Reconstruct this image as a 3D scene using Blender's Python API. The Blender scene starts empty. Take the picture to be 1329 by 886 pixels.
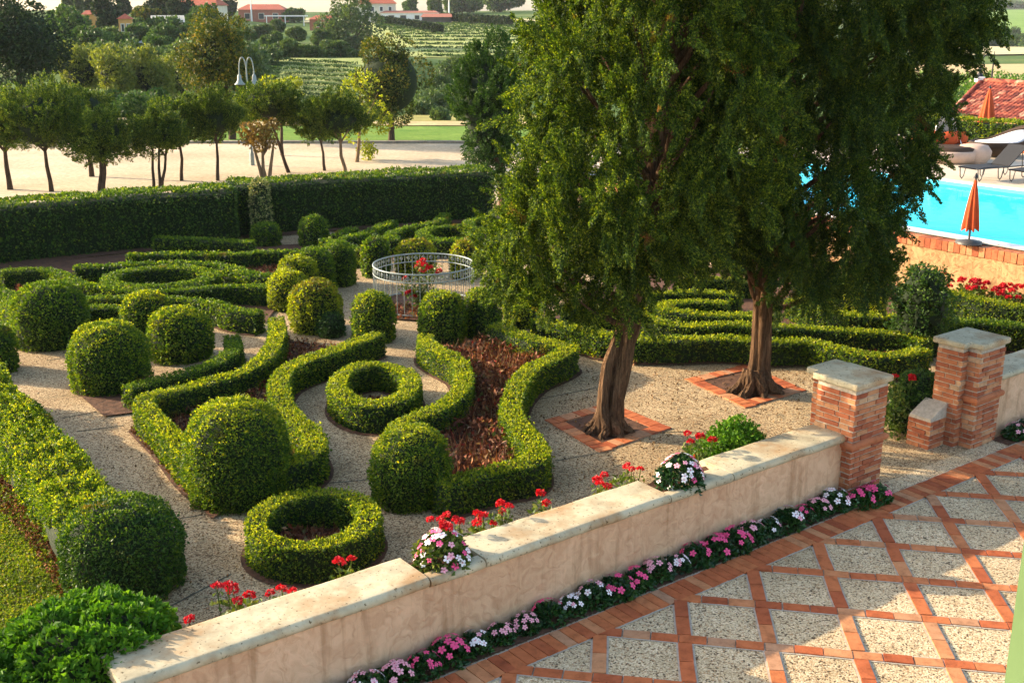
import bpy, bmesh, math
import numpy as np
from mathutils import Vector
R = math.radians
rng = np.random.default_rng(7)
scene = bpy.context.scene
COL = scene.collection

# ------------------------------------------------------------------ survey
# the place was surveyed from the photograph: G() gives the ground point seen at a photo pixel
FPX, TILT, EYE, CX, CY = 1480.0, R(16.2), 5.6, 664.5, 443.0
def G(px, py, z=0.0):
    u = (px - CX) / FPX; v = (CY - py) / FPX
    dy = math.cos(TILT) + v * math.sin(TILT); dz = -math.sin(TILT) + v * math.cos(TILT)
    t = (z - EYE) / dz
    return np.array([u * t, dy * t])
def GD(px, py, D):
    """point seen at a photo pixel at ground distance D: (x, y, z)"""
    u = (px - CX) / FPX; v = (CY - py) / FPX
    dy = math.cos(TILT) + v * math.sin(TILT); dz = -math.sin(TILT) + v * math.cos(TILT)
    t = D / dy
    return np.array([u * t, D, EYE + dz * t])
def mpp(D, z=0.0):
    return (D * math.cos(TILT) - (z - EYE) * math.sin(TILT)) / FPX
DX, DY = 0.798, 0.603
WANG = math.atan2(DY, DX)
def W(u, n):                       # terrace wall frame: u along the wall, n towards the terrace
    return np.array([u * DX + n * DY, u * DY - n * DX])

# ------------------------------------------------------------------ mesh helpers
class MB:
    def __init__(s):
        s.V = []; s.n = 0; s.L = []; s.T = []; s.M = []; s.S = []
    def add(s, V, F, m=0, smooth=False):
        V = np.asarray(V, float).reshape(-1, 3)
        if isinstance(F, np.ndarray):
            k = F.shape[1]; s.L.append((F + s.n).ravel()); c = len(F)
            s.T.append(np.full(c, k)); s.M.append(np.full(c, m)); s.S.append(np.full(c, smooth))
        else:
            for f in F:
                s.L.append(np.array(f) + s.n)
            s.T.append(np.array([len(f) for f in F])); s.M.append(np.full(len(F), m)); s.S.append(np.full(len(F), smooth))
        s.V.append(V); s.n += len(V)
    def box(s, c, d, m=0, rot=0.0, taper=1.0):
        x, y, z = [k / 2 for k in d]
        v = np.array([(-x,-y,-z),(x,-y,-z),(x,y,-z),(-x,y,-z),(-x*taper,-y*taper,z),(x*taper,-y*taper,z),(x*taper,y*taper,z),(-x*taper,y*taper,z)])
        if rot:
            cr, sr = math.cos(rot), math.sin(rot)
            v[:, :2] = v[:, :2] @ np.array([[cr, sr], [-sr, cr]])
        s.add(v + np.array(c), np.array([(0,3,2,1),(4,5,6,7),(0,1,5,4),(1,2,6,5),(2,3,7,6),(3,0,4,7)]), m)
    def tube(s, pts, rad, seg=8, m=0, ridge=0.0, nr=5, ph=0.0, cap=True, flat=1.0):
        pts = np.asarray(pts, float); n = len(pts)
        rad = np.full(n, rad) if np.isscalar(rad) else np.asarray(rad, float)
        tan = np.gradient(pts, axis=0) if n > 2 else np.repeat((pts[-1]-pts[0])[None], n, 0)
        tan /= np.linalg.norm(tan, axis=1)[:, None] + 1e-9
        ref = np.array([0, 0, 1.0]) if abs(tan[:, 2]).mean() < .8 else np.array([1.0, 0, 0])
        a = np.cross(tan, ref); a /= np.linalg.norm(a, axis=1)[:, None] + 1e-9
        b = np.cross(tan, a)
        th = np.linspace(0, 2*np.pi, seg, endpoint=False)
        V = []
        for i in range(n):
            r = rad[i] * (1 + ridge * np.sin(nr*th + ph + i*.25) + ridge*.6*np.sin((nr*2+1)*th + 1.3 + i*.4))
            V.append(pts[i] + (np.cos(th)*r)[:, None]*a[i] + (np.sin(th)*r*flat)[:, None]*b[i])
        V = np.concatenate(V)
        i = np.arange(n-1)[:, None]; j = np.arange(seg)[None]; j2 = (j+1) % seg
        F = np.stack([i*seg+j+0*j2, i*seg+j2, (i+1)*seg+j2, (i+1)*seg+j+0*j2], -1).reshape(-1, 4)
        s.add(V, F, m, True)
        if cap:
            s.add(V[:seg], [list(range(seg))], m); s.add(V[-seg:], [list(range(seg))[::-1]], m)
    def grid(s, P, m=0, smooth=True, closed=False):
        """P (a,b,3) grid of points"""
        a, b = P.shape[:2]
        i = np.arange(a-1)[:, None]; nb = b if closed else b-1
        j = np.arange(nb)[None]; j2 = (j+1) % b
        F = np.stack([i*b+j, i*b+j2, (i+1)*b+j2, (i+1)*b+j], -1).reshape(-1, 4)
        s.add(P.reshape(-1, 3), F, m, smooth)
    def build(s, name, mats, parent=None, org=None, loc=None):
        V = np.concatenate(s.V); 
        if org is not None: V = V - np.array(org, float)
        me = bpy.data.meshes.new(name)
        L = np.concatenate(s.L).astype(np.int32); T = np.concatenate(s.T).astype(np.int32)
        me.vertices.add(len(V)); me.vertices.foreach_set('co', V.astype(np.float32).ravel())
        me.loops.add(len(L)); me.loops.foreach_set('vertex_index', L)
        me.polygons.add(len(T))
        st = np.zeros(len(T), np.int32); st[1:] = np.cumsum(T)[:-1]
        me.polygons.foreach_set('loop_start', st)
        me.polygons.foreach_set('material_index', np.concatenate(s.M).astype(np.int32))
        me.polygons.foreach_set('use_smooth', np.concatenate(s.S).astype(bool))
        me.update(calc_edges=True)
        for m in (mats if isinstance(mats, (list, tuple)) else [mats]): me.materials.append(m)
        o = bpy.data.objects.new(name, me); COL.objects.link(o)
        if parent is not None: o.parent = parent
        if org is not None and parent is None: o.location = org
        if loc is not None: o.location = loc
        return o
def tag(o, label=None, cat=None, group=None, kind=None):
    if label: o['label'] = label
    if cat: o['category'] = cat
    if group: o['group'] = group
    if kind: o['kind'] = kind
    return o
def empty(name, loc, label, cat, group=None, rz=0.0):
    o = bpy.data.objects.new(name, None); COL.objects.link(o)
    o.empty_display_size = .2
    o.location = loc; o.rotation_euler = (0, 0, rz)
    return tag(o, label, cat, group)
def copy_tree(o, loc, rz=0.0, sc=1.0, label=None, group=None):
    c = o.copy(); COL.objects.link(c); c.location = loc; c.rotation_euler = (0, 0, rz)
    c.scale = (sc, sc, sc) if np.isscalar(sc) else sc
    if label: c['label'] = label
    if group: c['group'] = group
    for ch in list(o.children):
        d = ch.copy(); COL.objects.link(d); d.parent = c
        for g in list(ch.children):
            e = g.copy(); COL.objects.link(e); e.parent = d
    return c
def bm_obj(name, bm, mats, parent=None, loc=None, smooth=False):
    me = bpy.data.meshes.new(name); bm.to_mesh(me); bm.free()
    for m in (mats if isinstance(mats, (list, tuple)) else [mats]): me.materials.append(m)
    if smooth:
        me.polygons.foreach_set('use_smooth', [True]*len(me.polygons))
    o = bpy.data.objects.new(name, me); COL.objects.link(o)
    if parent is not None: o.parent = parent
    if loc is not None: o.location = loc
    return o
def prism(poly, z0, z1, bev=0.0, seg=3):
    bm = bmesh.new()
    vs = [bm.verts.new((p[0], p[1], z0)) for p in poly]
    f = bm.faces.new(vs)
    r = bmesh.ops.extrude_face_region(bm, geom=[f])
    for v in r['geom']:
        if isinstance(v, bmesh.types.BMVert): v.co.z = z1
    bmesh.ops.recalc_face_normals(bm, faces=bm.faces)
    if bev: bmesh.ops.bevel(bm, geom=list(bm.edges), offset=bev, segments=seg, affect='EDGES', profile=.5)
    return bm
def sheet(name, poly, z, mat, thick=None):
    o = bpy.data.objects.new
    bm = bmesh.new()
    vs = [bm.verts.new((p[0], p[1], z)) for p in poly]
    f = bm.faces.new(vs)
    f.normal_update()
    if f.normal.z < 0: f.normal_flip()
    bmesh.ops.triangulate(bm, faces=bm.faces)
    return tag(bm_obj(name, bm, mat), kind='structure')

def vnoise(P, sc, seed=0):
    """cheap smooth noise -1..1 from sines"""
    r = np.random.default_rng(seed); out = 0; amp = 1; tot = 0
    for k in range(3):
        for _ in range(3):
            w = r.normal(size=3) * sc * 2 * (1.9**k); out = out + amp*np.sin(P @ w + r.uniform(0, 6.28)); tot += amp*.7
        amp *= .6
    return out / tot * 1.0
def rnd_dirs(n, r=rng):
    d = r.normal(size=(n, 3)); return d / np.linalg.norm(d, axis=1)[:, None]
def leaves(mb, P, N, L, Wd, spread=.9, m=0, r=rng, fold=.25, lv=.35):
    n = len(P)
    ax = N + spread * rnd_dirs(n, r); ax /= np.linalg.norm(ax, axis=1)[:, None] + 1e-9
    w = np.cross(ax, rnd_dirs(n, r)); w /= np.linalg.norm(w, axis=1)[:, None] + 1e-9
    up = np.cross(w, ax)
    l = (L * r.uniform(1-lv, 1+lv, n))[:, None]; ww = (Wd * r.uniform(1-lv, 1+lv, n))[:, None]
    base = P - ax*l*.35
    mid = base + ax*l*.45 
    V = np.stack([base, mid + w*ww*.5 + up*ww*fold, base + ax*l, mid - w*ww*.5 + up*ww*fold], 1).reshape(-1, 3)
    mb.add(V, np.arange(4*n).reshape(n, 4), m)

# ------------------------------------------------------------------ materials
def new_mat(name):
    m = bpy.data.materials.new(name); m.use_nodes = True
    nt = m.node_tree; nt.nodes.clear()
    out = nt.nodes.new('ShaderNodeOutputMaterial')
    return m, nt, out
def nd(nt, t, **kw):
    n = nt.nodes.new(t)
    for k, v in kw.items():
        if k.startswith('i_'):
            n.inputs[k[2:].replace('_', ' ')].default_value = v
        else: setattr(n, k, v)
    return n
def ramp(nt, stops, interp='LINEAR'):
    n = nt.nodes.new('ShaderNodeValToRGB'); cr = n.color_ramp; cr.interpolation = interp
    while len(cr.elements) < len(stops): cr.elements.new(.5)
    for e, (p, c) in zip(cr.elements, stops):
        e.position = p; e.color = (*c, 1)
    return n
def lk(nt, a, b): nt.links.new(a, b)
def coords(nt, kind='Object'):
    return nd(nt, 'ShaderNodeTexCoord').outputs[kind]
def noise(nt, scale, detail=4, rough=.6, co=None, dist=0.0):
    n = nd(nt, 'ShaderNodeTexNoise'); n.inputs['Scale'].default_value = scale
    n.inputs['Detail'].default_value = detail; n.inputs['Roughness'].default_value = rough
    n.inputs['Distortion'].default_value = dist
    if co is not None: lk(nt, co, n.inputs['Vector'])
    return n
def mix(nt, fac, a, b, mode='MIX'):
    n = nd(nt, 'ShaderNodeMix', data_type='RGBA', blend_type=mode)
    for s, v in ((0, fac), (6, a), (7, b)):
        if hasattr(v, 'links'): lk(nt, v, n.inputs[s])
        elif s == 0: n.inputs[0].default_value = v
        else: n.inputs[s].default_value = (*v, 1)
    return n.outputs[2]
def principled(nt, out, col=None, rough=.7, bump=None, bstr=.3, bdist=.01, spec=.3, metal=0.0):
    p = nd(nt, 'ShaderNodeBsdfPrincipled')
    p.inputs['Roughness'].default_value = rough; p.inputs['Metallic'].default_value = metal
    p.inputs['Specular IOR Level'].default_value = spec
    if col is not None:
        if hasattr(col, 'links'): lk(nt, col, p.inputs['Base Color'])
        else: p.inputs['Base Color'].default_value = (*col, 1)
    if bump is not None:
        b = nd(nt, 'ShaderNodeBump'); b.inputs['Strength'].default_value = bstr; b.inputs['Distance'].default_value = bdist
        lk(nt, bump, b.inputs['Height']); lk(nt, b.outputs[0], p.inputs['Normal'])
    lk(nt, p.outputs[0], out.inputs[0]); return p
def island(nt): return nd(nt, 'ShaderNodeNewGeometry').outputs['Random Per Island']
def leaf_mat(name, stops, transl=.35, rough=.5, patch=None, psc=1.2, spec=.25, tcol=(1.0, 1.0, .35)):
    m, nt, out = new_mat(name)
    c = ramp(nt, stops); lk(nt, island(nt), c.inputs[0]); col = c.outputs[0]
    g = nd(nt, 'ShaderNodeNewGeometry').outputs['Position']
    n = noise(nt, psc, 3, .6, g); rr = ramp(nt, [(.35, (.72, .74, .8)), (.65, (1.2, 1.12, .9))]); lk(nt, n.outputs['Fac'], rr.inputs[0])
    col = mix(nt, 1.0, col, rr.outputs[0], 'MULTIPLY')
    if patch:
        n2 = noise(nt, psc*.6+.4, 2, .5, g); r2 = ramp(nt, [(patch[1], (0, 0, 0)), (patch[1]+.1, (1, 1, 1))]); lk(nt, n2.outputs['Fac'], r2.inputs[0])
        col = mix(nt, r2.outputs[0], col, patch[0])
    p = nd(nt, 'ShaderNodeBsdfPrincipled'); p.inputs['Roughness'].default_value = rough; p.inputs['Specular IOR Level'].default_value = spec
    lk(nt, col, p.inputs['Base Color'])
    t = nd(nt, 'ShaderNodeBsdfTranslucent'); lk(nt, mix(nt, 1.0, col, tcol, 'MULTIPLY'), t.inputs[0])
    ms = nd(nt, 'ShaderNodeMixShader'); ms.inputs[0].default_value = transl
    lk(nt, p.outputs[0], ms.inputs[1]); lk(nt, t.outputs[0], ms.inputs[2]); lk(nt, ms.outputs[0], out.inputs[0])
    return m
def plain(name, col, rough=.7, var=.25, sc=8.0, bump=.15, bd=.01, spec=.3, metal=0.0, kind='Object'):
    m, nt, out = new_mat(name); co = coords(nt, kind)
    n = noise(nt, sc, 5, .65, co)
    r = ramp(nt, [(.3, tuple(k*(1-var) for k in col)), (.7, tuple(min(1, k*(1+var)) for k in col))]); lk(nt, n.outputs['Fac'], r.inputs[0])
    principled(nt, out, r.outputs[0], rough, n.outputs['Fac'], bump, bd, spec, metal); return m
def aggregate(name, base_stops, sc, stain=(.8, .76, .7), moss=None, warm=None):
    m, nt, out = new_mat(name); co = coords(nt)
    v = nd(nt, 'ShaderNodeTexVoronoi'); v.inputs['Scale'].default_value = sc; lk(nt, co, v.inputs['Vector'])
    s = nd(nt, 'ShaderNodeSeparateColor'); lk(nt, v.outputs['Color'], s.inputs[0])
    c = ramp(nt, base_stops, 'CONSTANT'); lk(nt, s.outputs[0], c.inputs[0])
    gap = ramp(nt, [(.45, (1, 1, 1)), (.75, (.62, .58, .52))]); lk(nt, v.outputs['Distance'], gap.inputs[0])
    col = mix(nt, 1.0, c.outputs[0], gap.outputs[0], 'MULTIPLY')
    n = noise(nt, .55, 6, .65, co); r = ramp(nt, [(.32, stain), (.62, (1.08, 1.05, 1.0))]); lk(nt, n.outputs['Fac'], r.inputs[0])
    col = mix(nt, 1.0, col, r.outputs[0], 'MULTIPLY')
    n3 = noise(nt, 14, 3, .6, co); r3 = ramp(nt, [(.3, (.86, .86, .86)), (.7, (1.1, 1.1, 1.1))]); lk(nt, n3.outputs['Fac'], r3.inputs[0])
    col = mix(nt, 1.0, col, r3.outputs[0], 'MULTIPLY')
    if moss:
        n2 = noise(nt, 1.7, 5, .7, co); r2 = ramp(nt, [(moss[1], (0, 0, 0)), (moss[1]+.14, (.7, .7, .7))]); lk(nt, n2.outputs['Fac'], r2.inputs[0])
        col = mix(nt, r2.outputs[0], col, moss[0])
    inv = nd(nt, 'ShaderNodeMath', operation='SUBTRACT'); inv.inputs[0].default_value = 1; lk(nt, v.outputs['Distance'], inv.inputs[1])
    principled(nt, out, col, .85, inv.outputs[0], .5, .006, .15); return m

BOX = [(0, (.032, .078, .007)), (.45, (.068, .142, .010)), (.8, (.135, .225, .015)), (1, (.26, .33, .022))]
BOXY = [(0, (.10, .16, .010)), (.45, (.21, .28, .014)), (.8, (.32, .375, .02)), (1, (.40, .41, .028))]
BOXD = [(0, (.018, .055, .008)), (.5, (.04, .10, .012)), (1, (.10, .18, .018))]
M = {}
M['box'] = leaf_mat('boxwood_leaf', BOX, .42, patch=((.17, .125, .022), .645), psc=2.6, tcol=(1.5, 1.35, .4))
M['boxy'] = leaf_mat('boxwood_young_lit_leaf', BOXY, .5, tcol=(1.45, 1.3, .4))  # yellow young growth; on clipped tops the sunlight is put into this colour too
M['boxd'] = leaf_mat('yew_leaf', BOXD, .25)
M['tip'] = leaf_mat('boxwood_bronze_tip', [(0, (.10, .13, .015)), (.6, (.22, .2, .02)), (1, (.34, .22, .03))])
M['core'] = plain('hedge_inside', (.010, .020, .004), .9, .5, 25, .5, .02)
M['laurel'] = leaf_mat('laurel_leaf', [(0, (.04, .12, .008)), (.5, (.075, .20, .012)), (1, (.16, .31, .025))], .4, .6, spec=.15)
M['juniper'] = leaf_mat('juniper_spray', [(0, (.016, .042, .007)), (.4, (.042, .088, .010)), (.75, (.105, .18, .014)), (1, (.27, .34, .024))], .42, .6, ((.30, .11, .03), .685), 3.2, tcol=(1.35, 1.25, .4))
M['juniperd'] = leaf_mat('juniper_dark_spray', [(0, (.014, .04, .008)), (.45, (.038, .085, .012)), (.85, (.095, .16, .016)), (1, (.22, .28, .022))], .36, .6, ((.24, .08, .025), .69), 3.2)
M['lolli'] = leaf_mat('evergreen_leaf', [(0, (.020, .05, .008)), (.5, (.06, .12, .014)), (1, (.26, .32, .035))], .42, .45, psc=2.5)
M['conifer'] = leaf_mat('dark_conifer_leaf', [(0, (.012, .03, .012)), (.6, (.025, .055, .016)), (1, (.05, .085, .02))], .15, .6)
M['autumn'] = leaf_mat('autumn_tinted_leaf', [(0, (.03, .055, .01)), (.5, (.07, .105, .014)), (.8, (.15, .16, .018)), (1, (.28, .2, .03))], .35)
M['lime'] = leaf_mat('yellow_green_leaf', [(0, (.14, .2, .012)), (.5, (.3, .36, .02)), (1, (.5, .5, .04))], .45)
M['willow'] = leaf_mat('pale_green_leaf', [(0, (.10, .14, .025)), (.5, (.19, .23, .04)), (1, (.33, .34, .07))], .4)
M['mid'] = leaf_mat('broadleaf_leaf', [(0, (.03, .075, .015)), (.5, (.06, .13, .025)), (1, (.12, .19, .04))], .3, psc=.3)
M['olive'] = leaf_mat('olive_leaf', [(0, (.05, .095, .03)), (.5, (.09, .15, .045)), (1, (.15, .21, .07))], .3, psc=.3)
M['brown'] = leaf_mat('dry_brown_leaf', [(0, (.14, .09, .02)), (.5, (.26, .15, .03)), (1, (.38, .24, .06))], .3)
M['vine'] = leaf_mat('vine_leaf', [(0, (.06, .14, .02)), (.5, (.11, .22, .03)), (1, (.19, .3, .05))], .35, psc=.3)
M['grass'] = leaf_mat('lawn_blade', [(0, (.09, .16, .010)), (.55, (.18, .26, .015)), (.9, (.30, .32, .03)), (1, (.40, .30, .08))], .45, psc=1.5)
M['bark'] = None
def bark(name, a, b, c):
    m, nt, out = new_mat(name); co = coords(nt)
    mp = nd(nt, 'ShaderNodeMapping'); mp.inputs['Scale'].default_value = (1, 1, .13); lk(nt, co, mp.inputs[0])
    n = noise(nt, 26, 6, .75, mp.outputs[0], .9); r = ramp(nt, [(.3, a), (.5, b), (.72, c)]); lk(nt, n.outputs['Fac'], r.inputs[0])
    n2 = noise(nt, 3, 3, .5, co); r2 = ramp(nt, [(.3, (.75, .75, .75)), (.7, (1.2, 1.15, 1.1))]); lk(nt, n2.outputs['Fac'], r2.inputs[0])
    principled(nt, out, mix(nt, 1, r.outputs[0], r2.outputs[0], 'MULTIPLY'), .9, n.outputs['Fac'], 1.0, .07, .1); return m
M['bark'] = bark('juniper_bark', (.026, .015, .008), (.145, .082, .044), (.33, .21, .12))
M['bark2'] = bark('smooth_bark', (.03, .022, .014), (.09, .06, .04), (.17, .12, .08))
M['barkl'] = bark('pale_bark', (.10, .06, .03), (.24, .16, .09), (.36, .26, .16))
AGG = [(0, (.12, .08, .045)), (.12, (.30, .21, .12)), (.28, (.49, .365, .21)), (.5, (.57, .435, .26)), (.74, (.64, .505, .31)), (.93, (.42, .25, .13))]
AGT = [(0, (.12, .085, .055)), (.08, (.36, .255, .155)), (.19, (.62, .485, .30)), (.5, (.69, .555, .36)), (.76, (.76, .63, .43)), (.93, (.52, .33, .18))]
M['path'] = aggregate('path_aggregate', AGG, 62, (.64, .58, .5), ((.20, .16, .085), .58))
M['panel'] = aggregate('terrace_aggregate', AGT, 66, (.72, .68, .6), ((.22, .18, .10), .64))
M['joint'] = plain('joint_earth', (.10, .085, .05), .95, .4, 12)
M['mortar'] = plain('mortar', (.44, .37, .28), .95, .25, 18, .4)
def brickmat(name, stops, msc=40):
    m, nt, out = new_mat(name); co = coords(nt)
    r = ramp(nt, stops); lk(nt, island(nt), r.inputs[0])
    n = noise(nt, 9, 6, .7, co); r2 = ramp(nt, [(.28, (.58, .56, .55)), (.5, (1, 1, 1)), (.75, (1.2, 1.28, 1.35))]); lk(nt, n.outputs['Fac'], r2.inputs[0])
    n2 = noise(nt, msc, 3, .6, co)
    principled(nt, out, mix(nt, 1, r.outputs[0], r2.outputs[0], 'MULTIPLY'), .85, n2.outputs['Fac'], .45, .006, .15); return m
M['paver'] = brickmat('paving_brick', [(0, (.33, .08, .03)), (.35, (.43, .115, .04)), (.7, (.48, .15, .052)), (.88, (.5, .22, .095)), (1, (.40, .21, .115))])
M['pbrick'] = brickmat('old_wall_brick', [(0, (.27, .075, .035)), (.35, (.38, .115, .05)), (.7, (.44, .155, .065)), (.9, (.48, .22, .10)), (1, (.5, .32, .18))])
def stucco(name, a, b):
    m, nt, out = new_mat(name); co = coords(nt)
    d = noise(nt, 2.2, 3, .6, co); mp = nd(nt, 'ShaderNodeMapping'); lk(nt, co, mp.inputs[0])
    mv = nd(nt, 'ShaderNodeVectorMath', operation='MULTIPLY_ADD'); lk(nt, d.outputs['Color'], mv.inputs[0]); mv.inputs[1].default_value = (.5, .5, .5); lk(nt, co, mv.inputs[2])
    w = nd(nt, 'ShaderNodeTexNoise'); w.inputs['Scale'].default_value = 7; w.inputs['Detail'].default_value = 5; w.inputs['Distortion'].default_value = 1.2; lk(nt, mv.outputs[0], w.inputs['Vector'])
    r = ramp(nt, [(.28, a), (.55, b), (.8, tuple(min(1, k*1.1) for k in b))]); lk(nt, w.outputs['Fac'], r.inputs[0])
    n = noise(nt, .9, 4, .6, co); r2 = ramp(nt, [(.3, (.86, .82, .78)), (.65, (1.05, 1.05, 1.05))]); lk(nt, n.outputs['Fac'], r2.inputs[0])
    mp2 = nd(nt, 'ShaderNodeMapping'); mp2.inputs['Scale'].default_value = (5, 5, .5); lk(nt, co, mp2.inputs[0])
    n3 = noise(nt, 1.6, 4, .6, mp2.outputs[0]); r3 = ramp(nt, [(.3, (.72, .68, .62)), (.48, (1, 1, 1))]); lk(nt, n3.outputs['Fac'], r3.inputs[0])
    cc = mix(nt, 1, mix(nt, 1, r.outputs[0], r2.outputs[0], 'MULTIPLY'), r3.outputs[0], 'MULTIPLY')
    principled(nt, out, cc, .9, w.outputs['Fac'], .6, .025, .1); return m
M['stucco'] = stucco('peach_stucco', (.55, .32, .18), (.67, .425, .255))
M['stucco2'] = stucco('ochre_stucco', (.22, .115, .055), (.42, .26, .125))
def stonemat(name, a, b, st):
    m, nt, out = new_mat(name); co = coords(nt)
    n = noise(nt, 2.2, 7, .7, co); r = ramp(nt, [(.3, a), (.55, b), (.75, tuple(min(.85, k*1.08) for k in b))]); lk(nt, n.outputs['Fac'], r.inputs[0])
    n2 = noise(nt, 1.7, 5, .65, co); r2 = ramp(nt, [(.46, (0, 0, 0)), (.66, (.85, .85, .85))]); lk(nt, n2.outputs['Fac'], r2.inputs[0])
    col = mix(nt, r2.outputs[0], r.outputs[0], st)
    v = noise(nt, 30, 2, .5, co); r3 = ramp(nt, [(.29, (.30, .27, .22)), (.37, (1, 1, 1))]); lk(nt, v.outputs['Fac'], r3.inputs[0])
    principled(nt, out, mix(nt, 1, col, r3.outputs[0], 'MULTIPLY'), .85, n.outputs['Fac'], .4, .015, .15); return m
M['stone'] = stonemat('coping_stone', (.31, .26, .165), (.53, .455, .295), (.34, .19, .08))
M['soil'] = plain('bed_soil', (.10, .045, .022), .95, .55, 9, .8, .03)
M['mulch'] = leaf_mat('bark_mulch', [(0, (.10, .035, .015)), (.5, (.22, .08, .03)), (1, (.36, .17, .07))], .05, .9)
M['deadplant'] = leaf_mat('withered_bedding_leaf', [(0, (.06, .018, .010)), (.4, (.18, .055, .026)), (.72, (.34, .12, .05)), (.86, (.46, .28, .15)), (.94, (.08, .11, .02)), (1, (.34, .02, .02))], .2, .7)
M['iron'] = plain('weathered_zinc_paint', (.24, .27, .24), .5, .3, 30, .1, .005, .4)
M['irond'] = plain('black_iron', (.02, .02, .022), .5, .2, 20)
M['petal_pink'] = plain('pink_petal', (.78, .075, .20), .6, .12, 30, 0)
M['petal_pale'] = plain('pale_pink_petal', (.80, .36, .40), .6, .1, 30, 0)
M['petal_white'] = plain('white_petal', (.80, .72, .68), .6, .08, 30, 0)
M['eye'] = plain('flower_eye', (.6, .05, .12), .6, .1, 30, 0)
M['petal_red'] = leaf_mat('red_petal', [(0, (.42, .006, .012)), (.5, (.62, .012, .02)), (1, (.75, .03, .05))], .3, tcol=(1, .5, .5))
M['petal_orange'] = leaf_mat('orange_petal', [(0, (.6, .08, .01)), (1, (.75, .3, .02))], .3, tcol=(1, .7, .4))
M['vinca'] = leaf_mat('periwinkle_leaf', [(0, (.012, .045, .010)), (.5, (.022, .075, .014)), (1, (.05, .12, .02))], .2, .35, spec=.4)
M['geran'] = leaf_mat('geranium_leaf', [(0, (.05, .10, .015)), (.5, (.09, .15, .02)), (1, (.19, .22, .04))], .3)
M['variegated'] = leaf_mat('variegated_leaf', [(0, (.07, .12, .03)), (.4, (.15, .2, .06)), (.7, (.38, .36, .16)), (1, (.5, .45, .25))], .3)
M['litter'] = leaf_mat('fallen_leaf', [(0, (.10, .05, .02)), (.5, (.2, .11, .045)), (1, (.3, .2, .10))], .1, .8)
# ------------------------------------------------------------------ terrain and setting sheets
_yc = np.array([-60, 0, 50, 62, 78, 100, 112, 150, 220, 300, 400, 480, 560, 900, 1700, 2600])
_zc = np.array([0, 0, 0, -.15, -1.6, -3.0, -2.9, -.5, .7, 1.7, 3.2, 4.4, 4.6, -6, -12, -16.])
_zl = np.array([0, 0, 0, -.1, -.9, -1.0, -.6, 1.4, 3.6, 4.6, 5.2, 5.4, 4.6, -6, -12, -16.])
_zr = np.array([0, 0, 0, -.3, -1.0, -1.2, -1.4, -2.4, -4.4, -6.0, -7.2, -6.6, -5.5, 3, 17, 34.])
def T(X, Y):
    X = np.asarray(X, float); Y = np.asarray(Y, float)
    a = X / np.maximum(np.abs(Y), 8)
    wl = np.clip((-a - .20) / .08, 0, 1); wr = np.clip((a - .10) / .22, 0, 1)
    wl = wl*wl*(3-2*wl); wr = wr*wr*(3-2*wr)
    z = np.interp(Y, _yc, _zc)*(1-wl)*(1-wr) + np.interp(Y, _yc, _zl)*wl + np.interp(Y, _yc, _zr)*wr
    wb = np.clip((a+.17)/.04, 0, 1)*np.clip((.10-a)/.06, 0, 1)
    z = z + wb*np.interp(Y, [140, 185, 292, 330, 600], [0, -1.7, 1.2, 1.0, 0]) + np.clip((a+.30)/.04, 0, 1)*np.clip((-.06-a)/.05, 0, 1)*np.interp(Y, [104, 108, 130, 150, 200], [0, 0, 2.2, 1.2, 0])
    s = np.clip((Y-140)/80, 0, 1)
    return z + s*(.35*np.sin(X*.045+1) + .25*np.sin(Y*.06+X*.02)) - .06
def terrain():
    xs = np.concatenate([np.linspace(-1500, -160, 24), np.linspace(-150, 150, 101), np.linspace(160, 1500, 24)])
    ys = np.concatenate([np.linspace(-60, 60, 31), np.linspace(64, 260, 60), np.linspace(270, 640, 40), np.linspace(680, 2600, 32)])
    X, Y = np.meshgrid(xs, ys); mb = MB()
    mb.grid(np.stack([X, Y, T(X, Y)], -1)[:, :, :])
    m, nt, out = new_mat('meadow'); co = coords(nt)
    n = noise(nt, .02, 5, .6, co); r = ramp(nt, [(.38, (.05, .095, .02)), (.55, (.10, .15, .035)), (.7, (.26, .22, .09))]); lk(nt, n.outputs['Fac'], r.inputs[0])
    n2 = noise(nt, 1.4, 5, .7, co); r2 = ramp(nt, [(.3, (.7, .7, .7)), (.7, (1.2, 1.2, 1.2))]); lk(nt, n2.outputs['Fac'], r2.inputs[0])
    principled(nt, out, mix(nt, 1, r.outputs[0], r2.outputs[0], 'MULTIPLY'), .95, n2.outputs['Fac'], .5, .1, .05)
    tag(mb.build('terrain', m), kind='structure')
terrain()
def drape(name, quad, mat, dz=.06, na=24, nb=24):
    """field draped on the terrain; quad of ground points (x,y)"""
    q = [np.array(p, float) for p in quad]
    s = np.linspace(0, 1, na)[:, None, None]; t = np.linspace(0, 1, nb)[None, :, None]
    P = (q[0]*(1-s)+q[1]*s)*(1-t) + (q[3]*(1-s)+q[2]*s)*t
    mb = MB(); mb.grid(np.concatenate([P, (T(P[..., 0], P[..., 1]) + dz)[..., None]], -1))
    return tag(mb.build(name, mat), kind='structure')
def field_mat(name, a, b, sc=.6, stripes=0):
    m, nt, out = new_mat(name); co = coords(nt)
    n = noise(nt, sc, 6, .7, co); r = ramp(nt, [(.32, a), (.68, b)]); lk(nt, n.outputs['Fac'], r.inputs[0])
    n2 = noise(nt, 6, 4, .7, co); r2 = ramp(nt, [(.3, (.75, .75, .75)), (.7, (1.2, 1.2, 1.2))]); lk(nt, n2.outputs['Fac'], r2.inputs[0])
    principled(nt, out, mix(nt, 1, r.outputs[0], r2.outputs[0], 'MULTIPLY'), .95, n2.outputs['Fac'], .6, .06, .05); return m
M['sand'] = field_mat('pale_gravel_yard', (.44, .335, .21), (.64, .51, .34), .18)
M['strip'] = field_mat('green_field', (.10, .19, .03), (.19, .28, .05), .5)
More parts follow.
